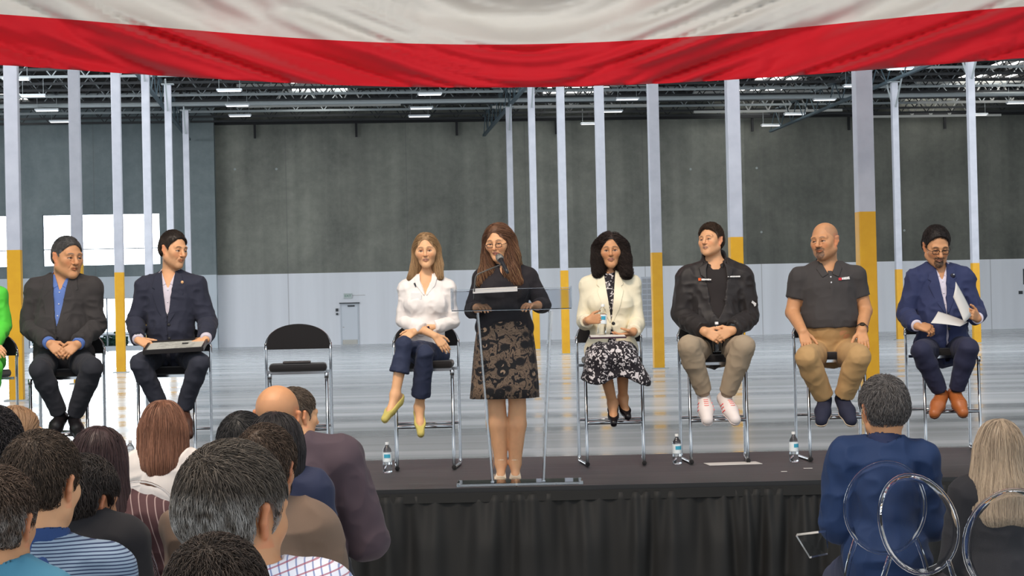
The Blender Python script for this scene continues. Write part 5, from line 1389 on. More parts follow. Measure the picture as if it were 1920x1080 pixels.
def woman_speaker():
    d = 13.08
    sp = dict(d=d, nb=(946, 502, .02), pel=(946, 622, .02), sh=[(905, 522, .02), (989, 521, .02)], el=[(886, 582, .02), (1019, 572, .02)], wr=[(898, 577, -.20), (1004, 574, -.20)],
        kn=[(932, 765, .0), (970, 765, .0)], an=[(939, 868, .03), (966, 868, .03)], toe=[(938, 899, -.115), (966, 899, -.115)], hc=(934, 455, -.03), S=.98, hd=(-16, 10, -2),
        chest=.15, waist=.15, bd=.12, cd=.115, hip=.185, nr=.050, bust=True, skin=SK_L, hipx=.07, ar=(.050, .043, .028), lr=(.108, .078, .042),
        hand=[dict(dir=(.3, -.9, .1), pn=(.2, 0, -1), curl=.5, L=.17), dict(dir=(-.5, -.85, .1), pn=(-.2, 0, -1), curl=.5, L=.17)],
        face_o=dict(wide=.94, jaw=.84, nose=.88, ear=.8, brow=(.07, .04, .03), browt=.0028, lip=(.42, .14, .12), lips=1.0, lipw=.024, cheek=2, eyeopen=.7))
    B = setup(sp); rt = standroot(B, 'standing woman with long brown hair and glasses in black lace dress at the lectern')
    build_body(B, rt, feet=True)
    bk = cloth('black_top', (26, 20, 26), .8)
    top_garment(B, 'dress_top', bk, rt, .012, (.72, .72), neck=(B.nr+.006, 0), seed=21, wr=(.005, 11), vcut=[(-.035, .1), (.035, .1), (.028, -.03), (0, -.075), (-.028, -.03)])
    c = lambda x, y, dd=0: P(x, y, d+.02+dd)
    lace = cloth('black_lace_over_beige', (28, 22, 24), .8, kind='lace', c2=(172, 140, 112), sc=9.0)
    R = []
    for (x, y, a, b) in ((946, 572, .165, .13), (946, 590, .17, .14), (946, 620, .19, .155), (946, 650, .205, .17), (946, 690, .218, .18), (946, 720, .226, .185), (945, 746, .232, .19)): R.append((c(x, y), a, b))
    ringmesh('lace_skirt', R, lace, rt, fold=.022, k=7, solid=.006)
    cr = mat('cream_strap', lin((225, 205, 180)), .4)
    for s in (0, 1):
        a = B.an[s]; t = B.toe[s]
        under(MB().tube([(a[0]+.036*math.cos(q), a[1]+.042*math.sin(q)+.0, a[2]+.02-.004*math.sin(q)) for q in np.linspace(0, 2*math.pi, 17)[:-1]], .0055, 6, closed=True).build('sandal_strap', cr, smooth=True), rt)
        under(MB().tube([tuple(t+V3(-.040, .035, -.012)), tuple(t+V3(-.025, .015, .012)), tuple(t+V3(0, .01, .017)), tuple(t+V3(.025, .015, .012)), tuple(t+V3(.040, .035, -.012))], .0065, 6).build('sandal_strap', cr, smooth=True), rt)
        zt_ = STAGE
        V = []
        for (y, z0, z1, w) in ((t[1]-.02, zt_, zt_+.012, .032), (t[1]+.05, zt_, zt_+.012, .04), (a[1]-.02, zt_+.03, zt_+.045, .03), (a[1]+.05, zt_+.055, zt_+.068, .028)):
            x0 = t[0] if y < t[1]+.06 else a[0]
            V += [(x0-w, y, z0), (x0+w, y, z0), (x0+w, y, z1), (x0-w, y, z1)]
        Fs = [[0, 1, 2, 3], [15, 14, 13, 12]]
        for i in range(3):
            for j in range(4): Fs.append([i*4+j, (i+1)*4+j, (i+1)*4+(j+1) % 4, i*4+(j+1) % 4])
        under(mesh('sandal_sole', V, Fs, cr), rt)
        under(MB().tube([(a[0], a[1]+.045, zt_+.002), (a[0], a[1]+.035, zt_+.06)], [.010, .017], 8).build('sandal_heel', cr), rt)
    glasses(B, rt, mat('dark_glasses', lin((30, 20, 22)), .3), drop=-.006, w=.022, hh=.0125)
    hair(B.f, dict(style='long', c0=(.060, .027, .017), c1=(.24, .115, .062), line=.078, face=.054, len=.42, n=9000, r=.0010, thick=.011, part=-.015, lower=.95, depth=-.0, comb=-.05, jit=.22, curl=.012, curln=1.3, seg=12, tips=((.60, .38, .19), .50, .5),
        falls=[(-.058, -.01, .03, .036, -.078, .0, -.09, .034), (-.078, .0, -.09, .034, -.085, .06, -.19, .040), (-.085, .06, -.19, .040, -.115, .085, -.255, .035),
               (.058, -.01, .03, .040, .085, .0, -.10, .042), (.085, .0, -.10, .042, .09, .06, -.19, .042), (.09, .06, -.19, .042, .125, .08, -.265, .036), (0, -.06, .0, .055, 0, -.07, -.18, .05), (.055, -.05, .0, .05, .08, -.05, -.18, .045), (-.055, -.05, .0, .05, -.08, -.05, -.18, .045)]), rt)
def woman_cream_blazer():
    sp = dict(d=D0, nb=(1142, 517, .02), pel=(1147, 668, .03), sh=[(1106, 538, .02), (1183, 536, .02)], el=[(1096, 604, .02), (1194, 607, .0)], wr=[(1103, 601, -.27), (1187, 624, -.25)],
        kn=[(1129, 674, -.42), (1167, 670, -.42)], an=[(1149, 757, -.27), (1168, 746, -.20)], toe=[(1151, 781, -.41), (1181, 769, -.33)], hc=(1145, 471, -.02), S=1.02, hd=(-3, 0, -1),
        chest=.14, waist=.13, bd=.10, cd=.105, hip=.165, nr=.046, bust=True, skin=SK_T, hipx=.08, ar=(.045, .039, .026), lr=(.085, .056, .034),
        hand=[dict(dir=(.9, -.35, .12), pn=(.35, .9, -.1), curl=.7, L=.17, thumb=.2), dict(dir=(-.9, -.15, -.18), pn=(0, .3, .95), curl=.35, L=.17, thumb=.4, ts=-1)],
        face_o=dict(wide=.94, jaw=.84, nose=.92, ear=.8, brow=(.05, .03, .02), browt=.0026, lip=(.48, .2, .16), lips=1.0, cheek=1))
    B = setup(sp); rt = standroot(B, 'seated woman with dark curly hair in cream blazer over black floral dress, holding a bottle')
    build_body(B, rt, feet=True)
    cm = cloth('cream_blazer', (232, 222, 196), .75); fm = cloth('black_floral', (26, 20, 28), .8, kind='floral', c2=(205, 198, 200), sc=34)
    _, pre = top_garment(B, 'blazer', cm, rt, .020, (.62, .80), pad=.008, vcut=V_open(.052, -.33, .09), neck=(B.nr+.016, 0), seed=31, wr=(.006, 9), extra=[el(B.pel+B.up*.06, (B.hip+.02, .12, .13), B.tf, .05)])
    lapels(B, cm, rt, pre, -.33, .052, lw=.045, notch=-.10)
    top_garment(B, 'dress_bodice', fm, rt, .007, (None, None), neck=(B.nr+.010, 0), seed=32, wr=(.003, 10))
    disc('blazer_button', pre, B.tf, .012, -.345, .013, SUITBTN, rt)
    # skirt of the dress over the knees
    pr = [el(B.pel+B.up*.03, (B.hip+.012, .14, .12), B.tf, .05)]
    for s in (0, 1):
        k = B.kn[s]; x = V3((-.055, .085)[s], 0, 0)
        pr += [rc(B.hp[s], k, .105, .088, .05), rc(k, k+x-V3(0, -.02, .17), .088, .105, .06)]
    pr += [rc(B.kn[0], B.kn[1], .085, .085, .05), rc(B.kn[0]-V3(0, -.03, .14), B.kn[1]-V3(0, -.03, .14), .10, .10, .05)]
    F_ = Field(pr, h=.007); hz = P(1150, 712, D0-.4).z
    F_.cut(lambda X, Y, Z: hz+.03*np.sin((X-B.pel[0])*17+.8)-(X-B.pel[0])*.06-Z)
    F_.cut(lambda X, Y, Z: Z-B.pel[2]-.13)
    V, Fs = F_.surf(); V = wrinkle(V, Fs, .012, 9, 33, V3(0, 0, 1)); put('dress_skirt', V, Fs, fm, rt)
    sh_ = mat('black_heels', lin((22, 18, 22)), .3)
    for s in (0, 1):
        shoe(B, s, rt, sh_, r=.031, low=.050)
        a = B.an[s]; under(MB().tube([tuple(a+V3(0, .03, -.055)), tuple(a+V3(0, .045, -.115))], [.013, .006], 8).build('shoe_heel', sh_), rt)
    hair(B.f, dict(style='long', c0=(.012, .008, .007), c1=(.05, .03, .024), line=.080, face=.053, len=.22, n=7000, r=.0010, thick=.007, part=.01, lower=.95, depth=-.0, comb=-.05, jit=.6, curl=.012, curln=4.5, seg=18, lift=.012,
        falls=[(-.060, -.01, .04, .030, -.080, .0, -.06, .034), (-.080, .0, -.06, .034, -.092, .03, -.15, .024), (.060, -.01, .04, .030, .084, .0, -.06, .036), (.084, .0, -.06, .036, .108, .045, -.165, .026), (0, -.06, .02, .06, 0, -.07, -.14, .055), (.06, -.05, .02, .055, .07, -.05, -.13, .05), (-.06, -.05, .02, .055, -.07, -.05, -.13, .05)]), rt)
    loc = P(1128, 627, D0-.27); b = dup(bt, loc, 0, 'water bottle held in the right hand of the woman in the cream blazer'); b.rotation_euler = (0, .06, 0)
    r = root('notebook', P(1139, 630, D0-.34), 'flat notebook with white page held on the lap of the cream-blazer woman', 'notebook'); r.rotation_euler = (.06, 0, 0)
    MB().box((0, 0, -.006), (.13, .095, .006)).build('cover', mat('notebook_cover', lin((60, 30, 45)), .4), r, bevel=.003); MB().box((0, 0, .002), (.122, .088, .002)).build('page', WHITEP, r)
def man_black_jacket():
    sp = dict(d=D0, nb=(1340, 496, .02), pel=(1343, 662, .03), sh=[(1292, 523, .02), (1389, 521, .02)], el=[(1279, 592, .02), (1404, 594, .02)], wr=[(1322, 622, -.26), (1372, 620, -.26)],
        kn=[(1292, 650, -.42), (1394, 650, -.42)], an=[(1321, 740, -.27), (1362, 742, -.27)], toe=[(1328, 778, -.44), (1384, 776, -.44)], hc=(1332, 453, -.01), S=.95, hd=(-34, -8, -5),
        chest=.185, waist=.165, bd=.13, bf=.03, hip=.18, cd=.125, nr=.060, skin=SK_L, hipx=.10, ar=(.060, .050, .032), lr=(.098, .074, .044),
        hand=[dict(dir=(.75, -.3, -.4), pn=(.2, .75, -.2), curl=.6, thumb=.2), dict(dir=(-.75, -.3, -.3), pn=(-.2, .75, -.2), curl=.6, thumb=.2)],
        face_o=dict(wide=1.08, jaw=1.10, nose=1.05, brow=(.06, .035, .02), browt=.003, eyeopen=.75, beard=['stubble'], stubble=.12, lip=(.42, .2, .15)))
    B = setup(sp); rt = standroot(B, 'seated man with short dark hair in black zip jacket, beige joggers and white sneakers')
    build_body(B, rt)
    jm = cloth('black_jacket', (34, 28, 28), .6); tm = cloth('beige_joggers', (158, 140, 118), .9); ts = cloth('black_tee', (38, 32, 32), .9)
    _, pre = top_garment(B, 'zip_jacket', jm, rt, .024, (.92, .92), pad=.006, vcut=[(-.07, .16), (.07, .16), (.085, 0), (.055, -.28), (.0, -.40), (-.055, -.28), (-.085, 0)], neck=(B.nr+.024, -.0), seed=41, wr=(.015, 7.5), flare=.006, extra=[el(B.pel+B.up*.06, (B.hip+.02, .15, .12), B.tf, .05)])
    _, tp = top_garment(B, 'tee', ts, rt, .012, (None, None), vcut=[(-.056, .1), (.056, .1), (.052, .0), (.022, -.035), (-.022, -.035), (-.052, .0)], neck=(B.nr+.006, 0), seed=42, wr=(.002, 9), h=.0055)
    # stand-up collar with folded hood
    cc = Field([rc(B.nb-B.fw*.02-B.up*.03, B.nb-B.fw*.035+B.up*.055, B.nr+.055, B.nr+.030, .02)], h=.006)
    fr = B.tf
    cc.cut(lambda X, Y, Z: fr.loc(X, Y, Z)[2]-.055+fr.loc(X, Y, Z)[1]*.75)
    cc.cut(lambda X, Y, Z: np.minimum(.030-np.minimum(fr.loc(X, Y, Z)[2], 0)*.5-np.abs(fr.loc(X, Y, Z)[0]), fr.loc(X, Y, Z)[1]))
    cc.add([minus(rc(B.nb-B.up*.1, B.nb+B.up*.12, B.nr+.012, B.nr+.014), .01)])
    V, Fs = cc.surf(); V = wrinkle(V, Fs, .007, 11, 44); put('collar', V, Fs, jm, rt)
    for s in (-1, 1): patch('jacket_flap', pre, fr, [(s*.055, .02), (s*.125, -.02), (s*.115, -.075), (s*.075, -.11), (s*.072, -.03)], jm, rt, .010, .010)
    wm = mat('logo_white', lin((225, 222, 220)), .5); om = mat('logo_orange', lin((226, 98, 40)), .5)
    plate('logo_mark', pre, fr, -.123, -.106, .020, .020, om, rt, .010, ang=.1); dashes('logo_lettering', pre, fr, -.075, -.108, [(i*.0115-.035, i*.0115-.035+.0095, q) for i, q in enumerate((1, 1, .8, .8, .9, .7))], .013, wm, rt, -.03)
    dashes('chest_lettering', pre, fr, .125, -.090, [(i*.0078-.045, i*.0078-.045+.0068, q) for i, q in enumerate((.6, .7, .8, 1, 1, 1, 1, .9, 1, .9, 1, 1))], .010, wm, rt)
    c = B.sh[1]*.35+B.el[1]*.65
    fr2 = Frame(c, nrm(B.ax*.8-B.fw*.6), nrm(B.ax*.6+B.fw*.8), B.up); plate('sleeve_mark', pre, fr2, .0, 0, .045, .018, wm, rt, .006, ang=-.5); plate('sleeve_mark', pre, fr2, .006, -.012, .018, .02, wm, rt, .006, ang=.5)
    trousers(B, tm, rt, .014, (.93, .93), seed=43, wr=(.006, 9), flare=-.004)
    for s in (0, 1):
        cf = B.kn[s]+(B.an[s]-B.kn[s])*.93; dd = nrm(B.an[s]-B.kn[s]); V, Fs = Field([rc(cf-dd*.02, cf+dd*.005, B.lr[2]+.006, B.lr[2]+.003)], h=.006).surf(); put('ankle_cuff', V, Fs, tm, rt)
    wh = mat('white_sneaker', lin((226, 214, 210)), .6); pk = mat('coral_trim', lin((240, 90, 90)), .5)
    for s in (0, 1):
        F_ = shoe(B, s, rt, wh, sock=cloth('white_sock', (225, 222, 220)), sole=mat('white_sole', lin((214, 200, 196)), .6), r=.050, laces=mat('coral_lace', lin((236, 120, 110)), .6))
        a, q = B.an[s], B.toe[s]; f = nrm(q-a); u = V3(0, 0, 1); u = nrm(u-f*(u@f)); l = np.cross(f, u)
        for sd in (-1, 1):
            for k, (y, z) in enumerate(((.055, -.045), (.085, -.05), (.115, -.056))):
                fr3 = Frame(a, f, l*sd, u); p0 = onto(F_, fr3, [(y-.012, z-.012), (y+.008, z+.022)], .002, y0=.07); under(MB().tube([tuple(x) for x in p0], .005, 5).build('shoe_stripe', pk), rt)
    hair(B.f, dict(style='short', c0=(.022, .013, .008), c1=(.09, .052, .032), line=.088, side=-.012, len=.032, forward=.3, sweep=.5, swept=.6, wide=1.06, thick=.009, n=4500, top=.014, lift=.007, jit=.8), rt)
    watch(B, 1, rt)
    dup(bt, P(1345, 660, D0-.235), 0, 'water bottle held in both hands of the man in the black zip jacket')
def man_polo():
    sp = dict(d=D0, nb=(1551, 500, .02), pel=(1556, 662, .03), sh=[(1500, 521, .02), (1604, 519, .02)], el=[(1486, 586, .02), (1622, 583, .02)], wr=[(1505, 622, -.24), (1616, 620, -.24)],
        kn=[(1514, 672, -.42), (1610, 669, -.42)], an=[(1545, 744, -.25), (1582, 743, -.25)], toe=[(1538, 777, -.45), (1599, 777, -.45)], hc=(1546, 453, -.02), S=1.10, hd=(-36, 2, -3),
        chest=.205, waist=.195, bd=.15, bf=.05, hip=.19, cd=.15, nr=.066, skin=SK_T, hipx=.10, ar=(.062, .052, .036), lr=(.102, .076, .050),
        hand=[dict(dir=(.12, -.55, -.75), pn=(.0, .75, -.6), curl=.12, thumb=-.1, spread=.35, L=.2), dict(dir=(.0, -.55, -.75), pn=(.0, .75, -.6), curl=.12, thumb=-.1, spread=.35, L=.2)],
        face_o=dict(wide=1.10, jaw=1.12, nose=1.15, brow=(.10, .06, .045), browt=.0026, eyeopen=.7, beard=['stache', 'goatee', 'stubble'], stubble=.25, beardcol=(.10, .06, .045), gaze=-1, scalp=((.26, .15, .10), .38)))
    B = setup(sp); rt = standroot(B, 'seated bald man with goatee in charcoal polo shirt and khaki trousers, hands on thighs')
    build_body(B, rt)
    pm = cloth('charcoal_polo', (58, 54, 54), .85)
    _, pre = top_garment(B, 'polo_shirt', pm, rt, .016, wr=(.008, 7), short=.60, neck=(B.nr+.004, 0), seed=51, h=.007, vcut=[(-.058, .1), (.058, .1), (.050, .015), (.003, -.07), (-.003, -.07), (-.050, .015)], hem=lambda X, Y, Z: P(1555, 614, D0-.2).z-Z, extra=[])
    shirt_collar(B, pm, rt, pre, gap=.03, spread=.090, drop=-.060)
    patch('placket', pre, B.tf, [(-.016, -.03), (.016, -.03), (.016, -.16), (-.016, -.16)], pm, rt, .004, .006)
    for b in (-.075, -.115): disc('polo_button', pre, B.tf, 0, b, .006, PEARL, rt, .006)
    dashes('logo_lettering', pre, B.tf, .112, -.088, [(i*.0125-.032, i*.0125-.032+.0105, q) for i, q in enumerate((.85, .9, 1, 1, 1.1))], .018, mat('logo_white', lin((225, 222, 220)), .5), rt, .06)
    plate('logo_mark', pre, B.tf, .066, -.092, .022, .018, mat('logo_red', lin((205, 50, 60)), .5), rt, .009, ang=.06)
    tm = cloth('khaki_trousers', (178, 142, 96), .85)
    trousers(B, tm, rt, .017, (.97, .97), seed=52, wr=(.006, 8), flare=.004, top=.30, extra=torso(B, .001))
    nv = mat('navy_canvas', lin((34, 36, 56)), .85); sl = mat('cream_sole', lin((215, 195, 170)), .6)
    for s in (0, 1): shoe(B, s, rt, nv, sole=sl, r=.054, low=.01)
    watch(B, 1, rt, CHROME, mat('watch_face', lin((70, 60, 50)), .3, .6))
def man_navy_suit():
    sp = dict(d=D0+.42, nb=(1760, 503, .02), pel=(1768, 655, .03), sh=[(1717, 524, .02), (1807, 523, .02)], el=[(1697, 590, .02), (1831, 588, .02)], wr=[(1719, 611, -.24), (1833, 597, -.22)],
        kn=[(1727, 657, -.42), (1816, 653, -.42)], an=[(1763, 735, -.27), (1793, 733, -.27)], toe=[(1748, 763, -.43), (1810, 762, -.43)], hc=(1756, 464, -.05), S=1.13, hd=(4, 20, 0),
        chest=.175, waist=.165, bd=.135, bf=.04, hip=.175, nr=.058, skin=SK_T, hipx=.095, ar=(.058, .048, .031), lr=(.094, .070, .045),
        hand=[dict(dir=(.85, -.35, -.25), pn=(.1, .6, -.7), curl=.8, thumb=.1), dict(dir=(-.45, -.6, .25), pn=(-.6, .6, .1), curl=.8, thumb=.1)],
        face_o=dict(wide=1.0, jaw=1.02, nose=1.12, brow=(.02, .014, .01), browt=.0036, eyeopen=.35, beard=['stache', 'goatee'], beardcol=(.025, .018, .015), lip=(.36, .16, .12)))
    B = setup(sp); rt = standroot(B, 'seated man with black hair, goatee and glasses in navy suit, reading papers')
    build_body(B, rt)
    jm, sm = cloth('navy_suit', (42, 50, 88), .8), cloth('pale_shirt', (214, 206, 222), .7); tm = cloth('navy_trousers', (36, 38, 64), .8)
    pre, _ = suit(B, rt, jm, sm, tm, vb=-.33, wt=.052, hem=.02, seed=61, wr=(.014, 7.5))
    trousers(B, tm, rt, seed=62, wr=(.006, 9), hems=(.95, .95))
    tan = mat('tan_leather', lin((168, 96, 50)), .4)
    for s in (0, 1): shoe(B, s, rt, tan, r=.050, sole=mat('brown_sole', lin((90, 50, 30)), .5), sock=BSOCK, laces=tan)
    hair(B.f, dict(style='short', c0=(.010, .008, .008), c1=(.035, .026, .024), line=.086, side=-.012, len=.022, forward=-.3, sweep=.3, swept=.5, thick=.011, n=3500, top=.008, lift=.006, jit=.6), rt)
    glasses(B, rt, mat('black_glasses', lin((24, 20, 20)), .3), w=.023, hh=.0145)
    disc('lapel_pin', pre, B.tf, .085, -.052, .007, CHROME, rt, .016); disc('lapel_pin', pre, B.tf, .078, -.060, .018, mat('pin_dark', lin((20, 18, 40)), .5), rt, .010)
    # sheets of paper
    d = D0+.42
    def sheet(q, label, bow=.0):
        n = 8; V = []
        for i in range(n+1):
            for j in range(n+1):
                u, v = i/n, j/n; p = (q[0]*(1-u)*(1-v)+q[1]*u*(1-v)+q[2]*u*v+q[3]*(1-u)*v); p = p+Vector((0, -bow*math.sin(u*math.pi), bow*.35*math.sin(v*math.pi))); V.append(p)
        idx = np.arange((n+1)**2).reshape(n+1, n+1); Fq = np.stack([idx[:-1, :-1], idx[1:, :-1], idx[1:, 1:], idx[:-1, 1:]], -1).reshape(-1, 4)
        o = mesh('paper_sheet', V, Fq, WHITEP, None, True); md = o.modifiers.new('s', 'SOLIDIFY'); md.thickness = .0012; tag(o, label, 'paper')
    sheet([P(1745, 606, d-.38), P(1759, 584, d-.24), P(1815, 604, d-.20), P(1800, 612, d-.36)], 'lower white sheet held flat in the reading man\'s hand', .01)
    sheet([P(1792, 528, d-.30), P(1787, 557, d-.34), P(1808, 605, d-.36), P(1824, 588, d-.27)], 'upper white sheet curling up in the navy-suit man\'s hand', .02)
def woman_green():
    sp = dict(d=D0, nb=(-42, 535, .02), pel=(-42, 682, .03), sh=[(-82, 556, .02), (-4, 556, .02)], el=[(-92, 615, .02), (6, 612, .02)], wr=[(-70, 650, -.22), (-14, 650, -.22)],
        kn=[(-72, 690, -.42), (-14, 690, -.42)], an=[(-60, 785, -.25), (-24, 785, -.25)], toe=[(-62, 815, -.38), (-22, 815, -.38)], hc=(-42, 485, -.02), S=1.0, hd=(20, 4, 0), chest=.14, waist=.14, hip=.165, nr=.046, bust=True, skin=SK_L, lr=(.088, .06, .04), ar=(.046, .042, .028),
        hand=[dict(dir=(.5, -.5, -.4), pn=(0, .6, -.6), curl=.4), dict(dir=(.55, -.6, -.15), pn=(0, .6, -.6), curl=.5)], face_o=dict(wide=.95))
    B = setup(sp); rt = standroot(B, 'seated person in bright green jacket and trousers at the left edge of the photo')
    build_body(B, rt, feet=True); gm = cloth('bright_green', (84, 205, 62), .7)
    top_garment(B, 'jacket', gm, rt, .02, (.92, .92), neck=(B.nr+.02, 0), seed=71, wr=(.007, 9), extra=[el(B.pel+B.up*.02, (B.hip+.03, .14, .14), B.tf, .05)]); trousers(B, gm, rt, seed=72, wr=(.007, 9))
    for s in (0, 1): shoe(B, s, rt, mat('black_leather', lin((24, 22, 24)), .35))
    hair(B.f, dict(style='bob', c0=(.05, .03, .02), c1=(.12, .08, .05), len=.15, n=2000, face=.054, lower=.95, depth=0, falls=[(-.06, -.02, .03, .04, -.07, -.02, -.09, .04), (.06, -.02, .03, .04, .07, -.02, -.09, .04), (0, -.06, 0, .06, 0, -.07, -.09, .05)]), rt)
def certificate():
    r = root('certificate_frame', P(330, 650, D0-.36), 'black frame with silver certificate resting on the knees of the navy-blazer man', 'frame'); r.rotation_euler = (.215, -.035, .02)
    bk = mat('frame_black', lin((24, 20, 22)), .3)
    MB().box((0, 0, -.004), (.212, .145, .008)).build('backing', bk, r)
    MB().box((0, -.140, .004), (.212, .008, .016)).box((0, .140, .004), (.212, .008, .016)).box((-.205, 0, .004), (.008, .145, .016)).box((.205, 0, .004), (.008, .145, .016)).build('frame_border', bk, r, bevel=.002)
    m = mat('certificate_print', lin((176, 176, 170)), .5); N = NT(m); tc = N.n('ShaderNodeTexCoord'); sp = N.n('ShaderNodeSeparateXYZ'); N.l(tc.outputs['Object'], sp.inputs[0])
    n = N.n('ShaderNodeTexNoise', Scale=26.0); N.l(tc.outputs['Object'], n.inputs['Vector'])
    f = N.math('MULTIPLY', N.math('GREATER_THAN', N.math('FRACT', N.math('MULTIPLY', sp.outputs[1], 42)), .55), N.math('GREATER_THAN', n.outputs[0], .5)); f = N.math('MULTIPLY', f, N.math('LESS_THAN', N.math('ABSOLUTE', sp.outputs[0]), .13))
    N.l(N.mix(N.math('MULTIPLY', f, .6), lin((186, 186, 178)), lin((90, 90, 88))), N.b.inputs['Base Color'])
    MB().box((0, 0, .007), (.196, .131, .002)).build('certificate', m, r)
    MB().box((.06, .045, .010), (.022, .018, .002)).build('seal', mat('seal_dark', lin((60, 60, 58)), .4), r)
PPL = [man_dark_suit, man_navy_blazer, woman_white_blouse, woman_speaker, woman_cream_blazer, man_black_jacket, man_polo, man_navy_suit, woman_green, certificate]
# ---------------------------------------------------------------- clear chairs on the floor
GHOST = mat('ghost_plastic', (.97, .98, 1), .01, trans=1, ior=1.12)
GHRIM = mat('ghost_rim', (.95, .97, 1), .03, trans=1, ior=1.16)
def make_ghost():
    r = root('clear_chair', (0, 0, 0)); r['category'] = 'chair'; r['group'] = 'clear plastic chairs of the audience'
    # the back is on -y, the sitter looks to +y
    zc, a, b = .905, .170, .195; n = 40
    rim = [(a*math.cos(2*math.pi*k/n), -.215-.03*math.sin(2*math.pi*k/n)+.02*(abs(math.cos(2*math.pi*k/n))**2), zc+b*math.sin(2*math.pi*k/n)) for k in range(n)]
    MB().tube(rim, .0042, 8, closed=True).build('back_rim', GHRIM, r, smooth=True)
    V = []; Fs = []
    rings = 8
    for sd in (0, 1):
        for i in range(rings+1):
            q = i/rings*.97
            for k in range(n):
                c, s = math.cos(2*math.pi*k/n)*q, math.sin(2*math.pi*k/n)*q
                V.append((a*c, -.215-.03*s+.02*c*c+(.004 if sd else -.004), zc+b*s))
    N_ = (rings+1)*n
    for sd in (0, 1):
        for i in range(rings):
            for k in range(n):
                f = [sd*N_+i*n+k, sd*N_+i*n+(k+1) % n, sd*N_+(i+1)*n+(k+1) % n, sd*N_+(i+1)*n+k]
                Fs.append(f if sd else f[::-1])
    for k in range(n): Fs.append([rings*n+k, rings*n+(k+1) % n, N_+rings*n+(k+1) % n, N_+rings*n+k])
    mesh('back_panel', V, Fs, GHOST, r, True)
    for s in (-1, 1):
        p = arc_pts([(s*.125, -.195, .775), (s*.165, -.20, .66), (s*.175, -.195, .54), (s*.17, -.19, .455)], rad=.05)
        MB().tube(p, [.011]*len(p), 8).build('stile', GHRIM, r, smooth=True)
        MB().tube([(s*.17, -.19, .45), (s*.175, -.22, .22), (s*.18, -.27, .0)], [.019, .016, .012], 8).build('leg', GHRIM, r, smooth=True)
        MB().tube([(s*.18, .19, .45), (s*.18, .195, .25), (s*.18, .2, .0)], [.020, .017, .013], 8).build('leg', GHRIM, r, smooth=True)
    MB().box((0, 0, .455), (.20, .215, .014)).build('seat', GHOST, r, bevel=.01)
    return r
ghost = make_ghost(); G1 = [True]
def chair_at(px, d, rz, label):
    c = P(px, 900, d); loc = (c.x, d, 0)
    if G1[0]: ghost.location = loc; ghost.rotation_euler = (0, 0, rz); ghost['label'] = label; G1[0] = False
    else: dup(ghost, loc, rz, label)
def audience_chairs():
    chair_at(1642, 8.3, .0, 'clear round-backed chair of the man in the bright blue suit')
    chair_at(1765, 7.62, -.70, 'empty clear chair turned sideways behind the blue-suit man')
    chair_at(1862, 7.0, .05, 'clear round-backed chair behind the woman with straight ash-blonde hair')
    chair_at(1990, 6.3, .3, 'clear chair cut by the lower right edge of the photo')
    chair_at(292, 8.15, -.1, 'clear chair of the woman with auburn hair and white blouse')
    chair_at(205, 6.45, .1, 'clear chair of the woman with long dark hair and striped shirt')

# ---------------------------------------------------------------- the audience, seen from behind
def aud(label, d, hc, S, hd, sh, skin, o={}, arm_r=(.056, .048, .032), **kw):
    s = F/d; H = P(hc[0], hc[1], d); hc3 = A3(H); lx, rx = P(sh[0][0], sh[0][1], d), P(sh[1][0], sh[1][1], d)
    L, R = A3(lx), A3(rx); mid = (L+R)/2; nb = V3(hc3[0]*.45+mid[0]*.55, d-.03, max(mid[2]+.055, hc3[2]-.185*S))
    L[1] = R[1] = d-.02; pel = V3(mid[0]*.8+nb[0]*.2, d-.02, max(.56, nb[2]-.50)); w = abs(R[0]-L[0])/2
    J = dict(d=d, face=1, nb=nb, pel=pel, sh=[L, R], el=[L+V3(-.045, .03, -.27), R+V3(.045, .03, -.27)], wr=[V3(pel[0]-.09, d+.27, pel[2]+.10), V3(pel[0]+.09, d+.27, pel[2]+.10)],
        kn=[V3(pel[0]-.14, d+.42, .50), V3(pel[0]+.14, d+.42, .50)], an=[V3(pel[0]-.14, d+.40, .10), V3(pel[0]+.14, d+.40, .10)], toe=[V3(pel[0]-.15, d+.56, .05), V3(pel[0]+.15, d+.56, .05)],
        hc=hc3, S=S, hd=hd, skin=skin, face_o=o, chest=w*.88, waist=w*.80, hip=w*.84, bd=.12, ar=arm_r, bres=.016, hres=kw.pop('hres', .004),
        hand=[dict(dir=(.7, .6, -.3), pn=(0, -.3, -.9), curl=.4, ts=-1), dict(dir=(-.7, .6, -.3), pn=(0, -.3, -.9), curl=.4, ts=1)], fineh=False)
    J.update(kw); B = setup(J); rt = person(label, (float(pel[0]), float(pel[1]), 0)); build_body(B, rt); return B, rt
def coat(B): return [el(B.pel+B.up*.02, (B.hip+.05, .16, .17), B.tf, .06)]
def lower(B, rt, col=(38, 40, 50)):
    m = cloth('trousers_cloth', col); trousers(B, m, rt, h=.014)
    for s in (0, 1):
        a = B.an[s]; V, Fs = Field([rc(a+V3(0, -.03, -.04), a+V3(0, .12, -.06), .042, .036, .03), rc(a, a+V3(0, 0, -.04), .04, .04, .02)], h=.01).cut(lambda X, Y, Z: .004-Z).surf(); put('shoe', V, Fs, BSOCK, rt)
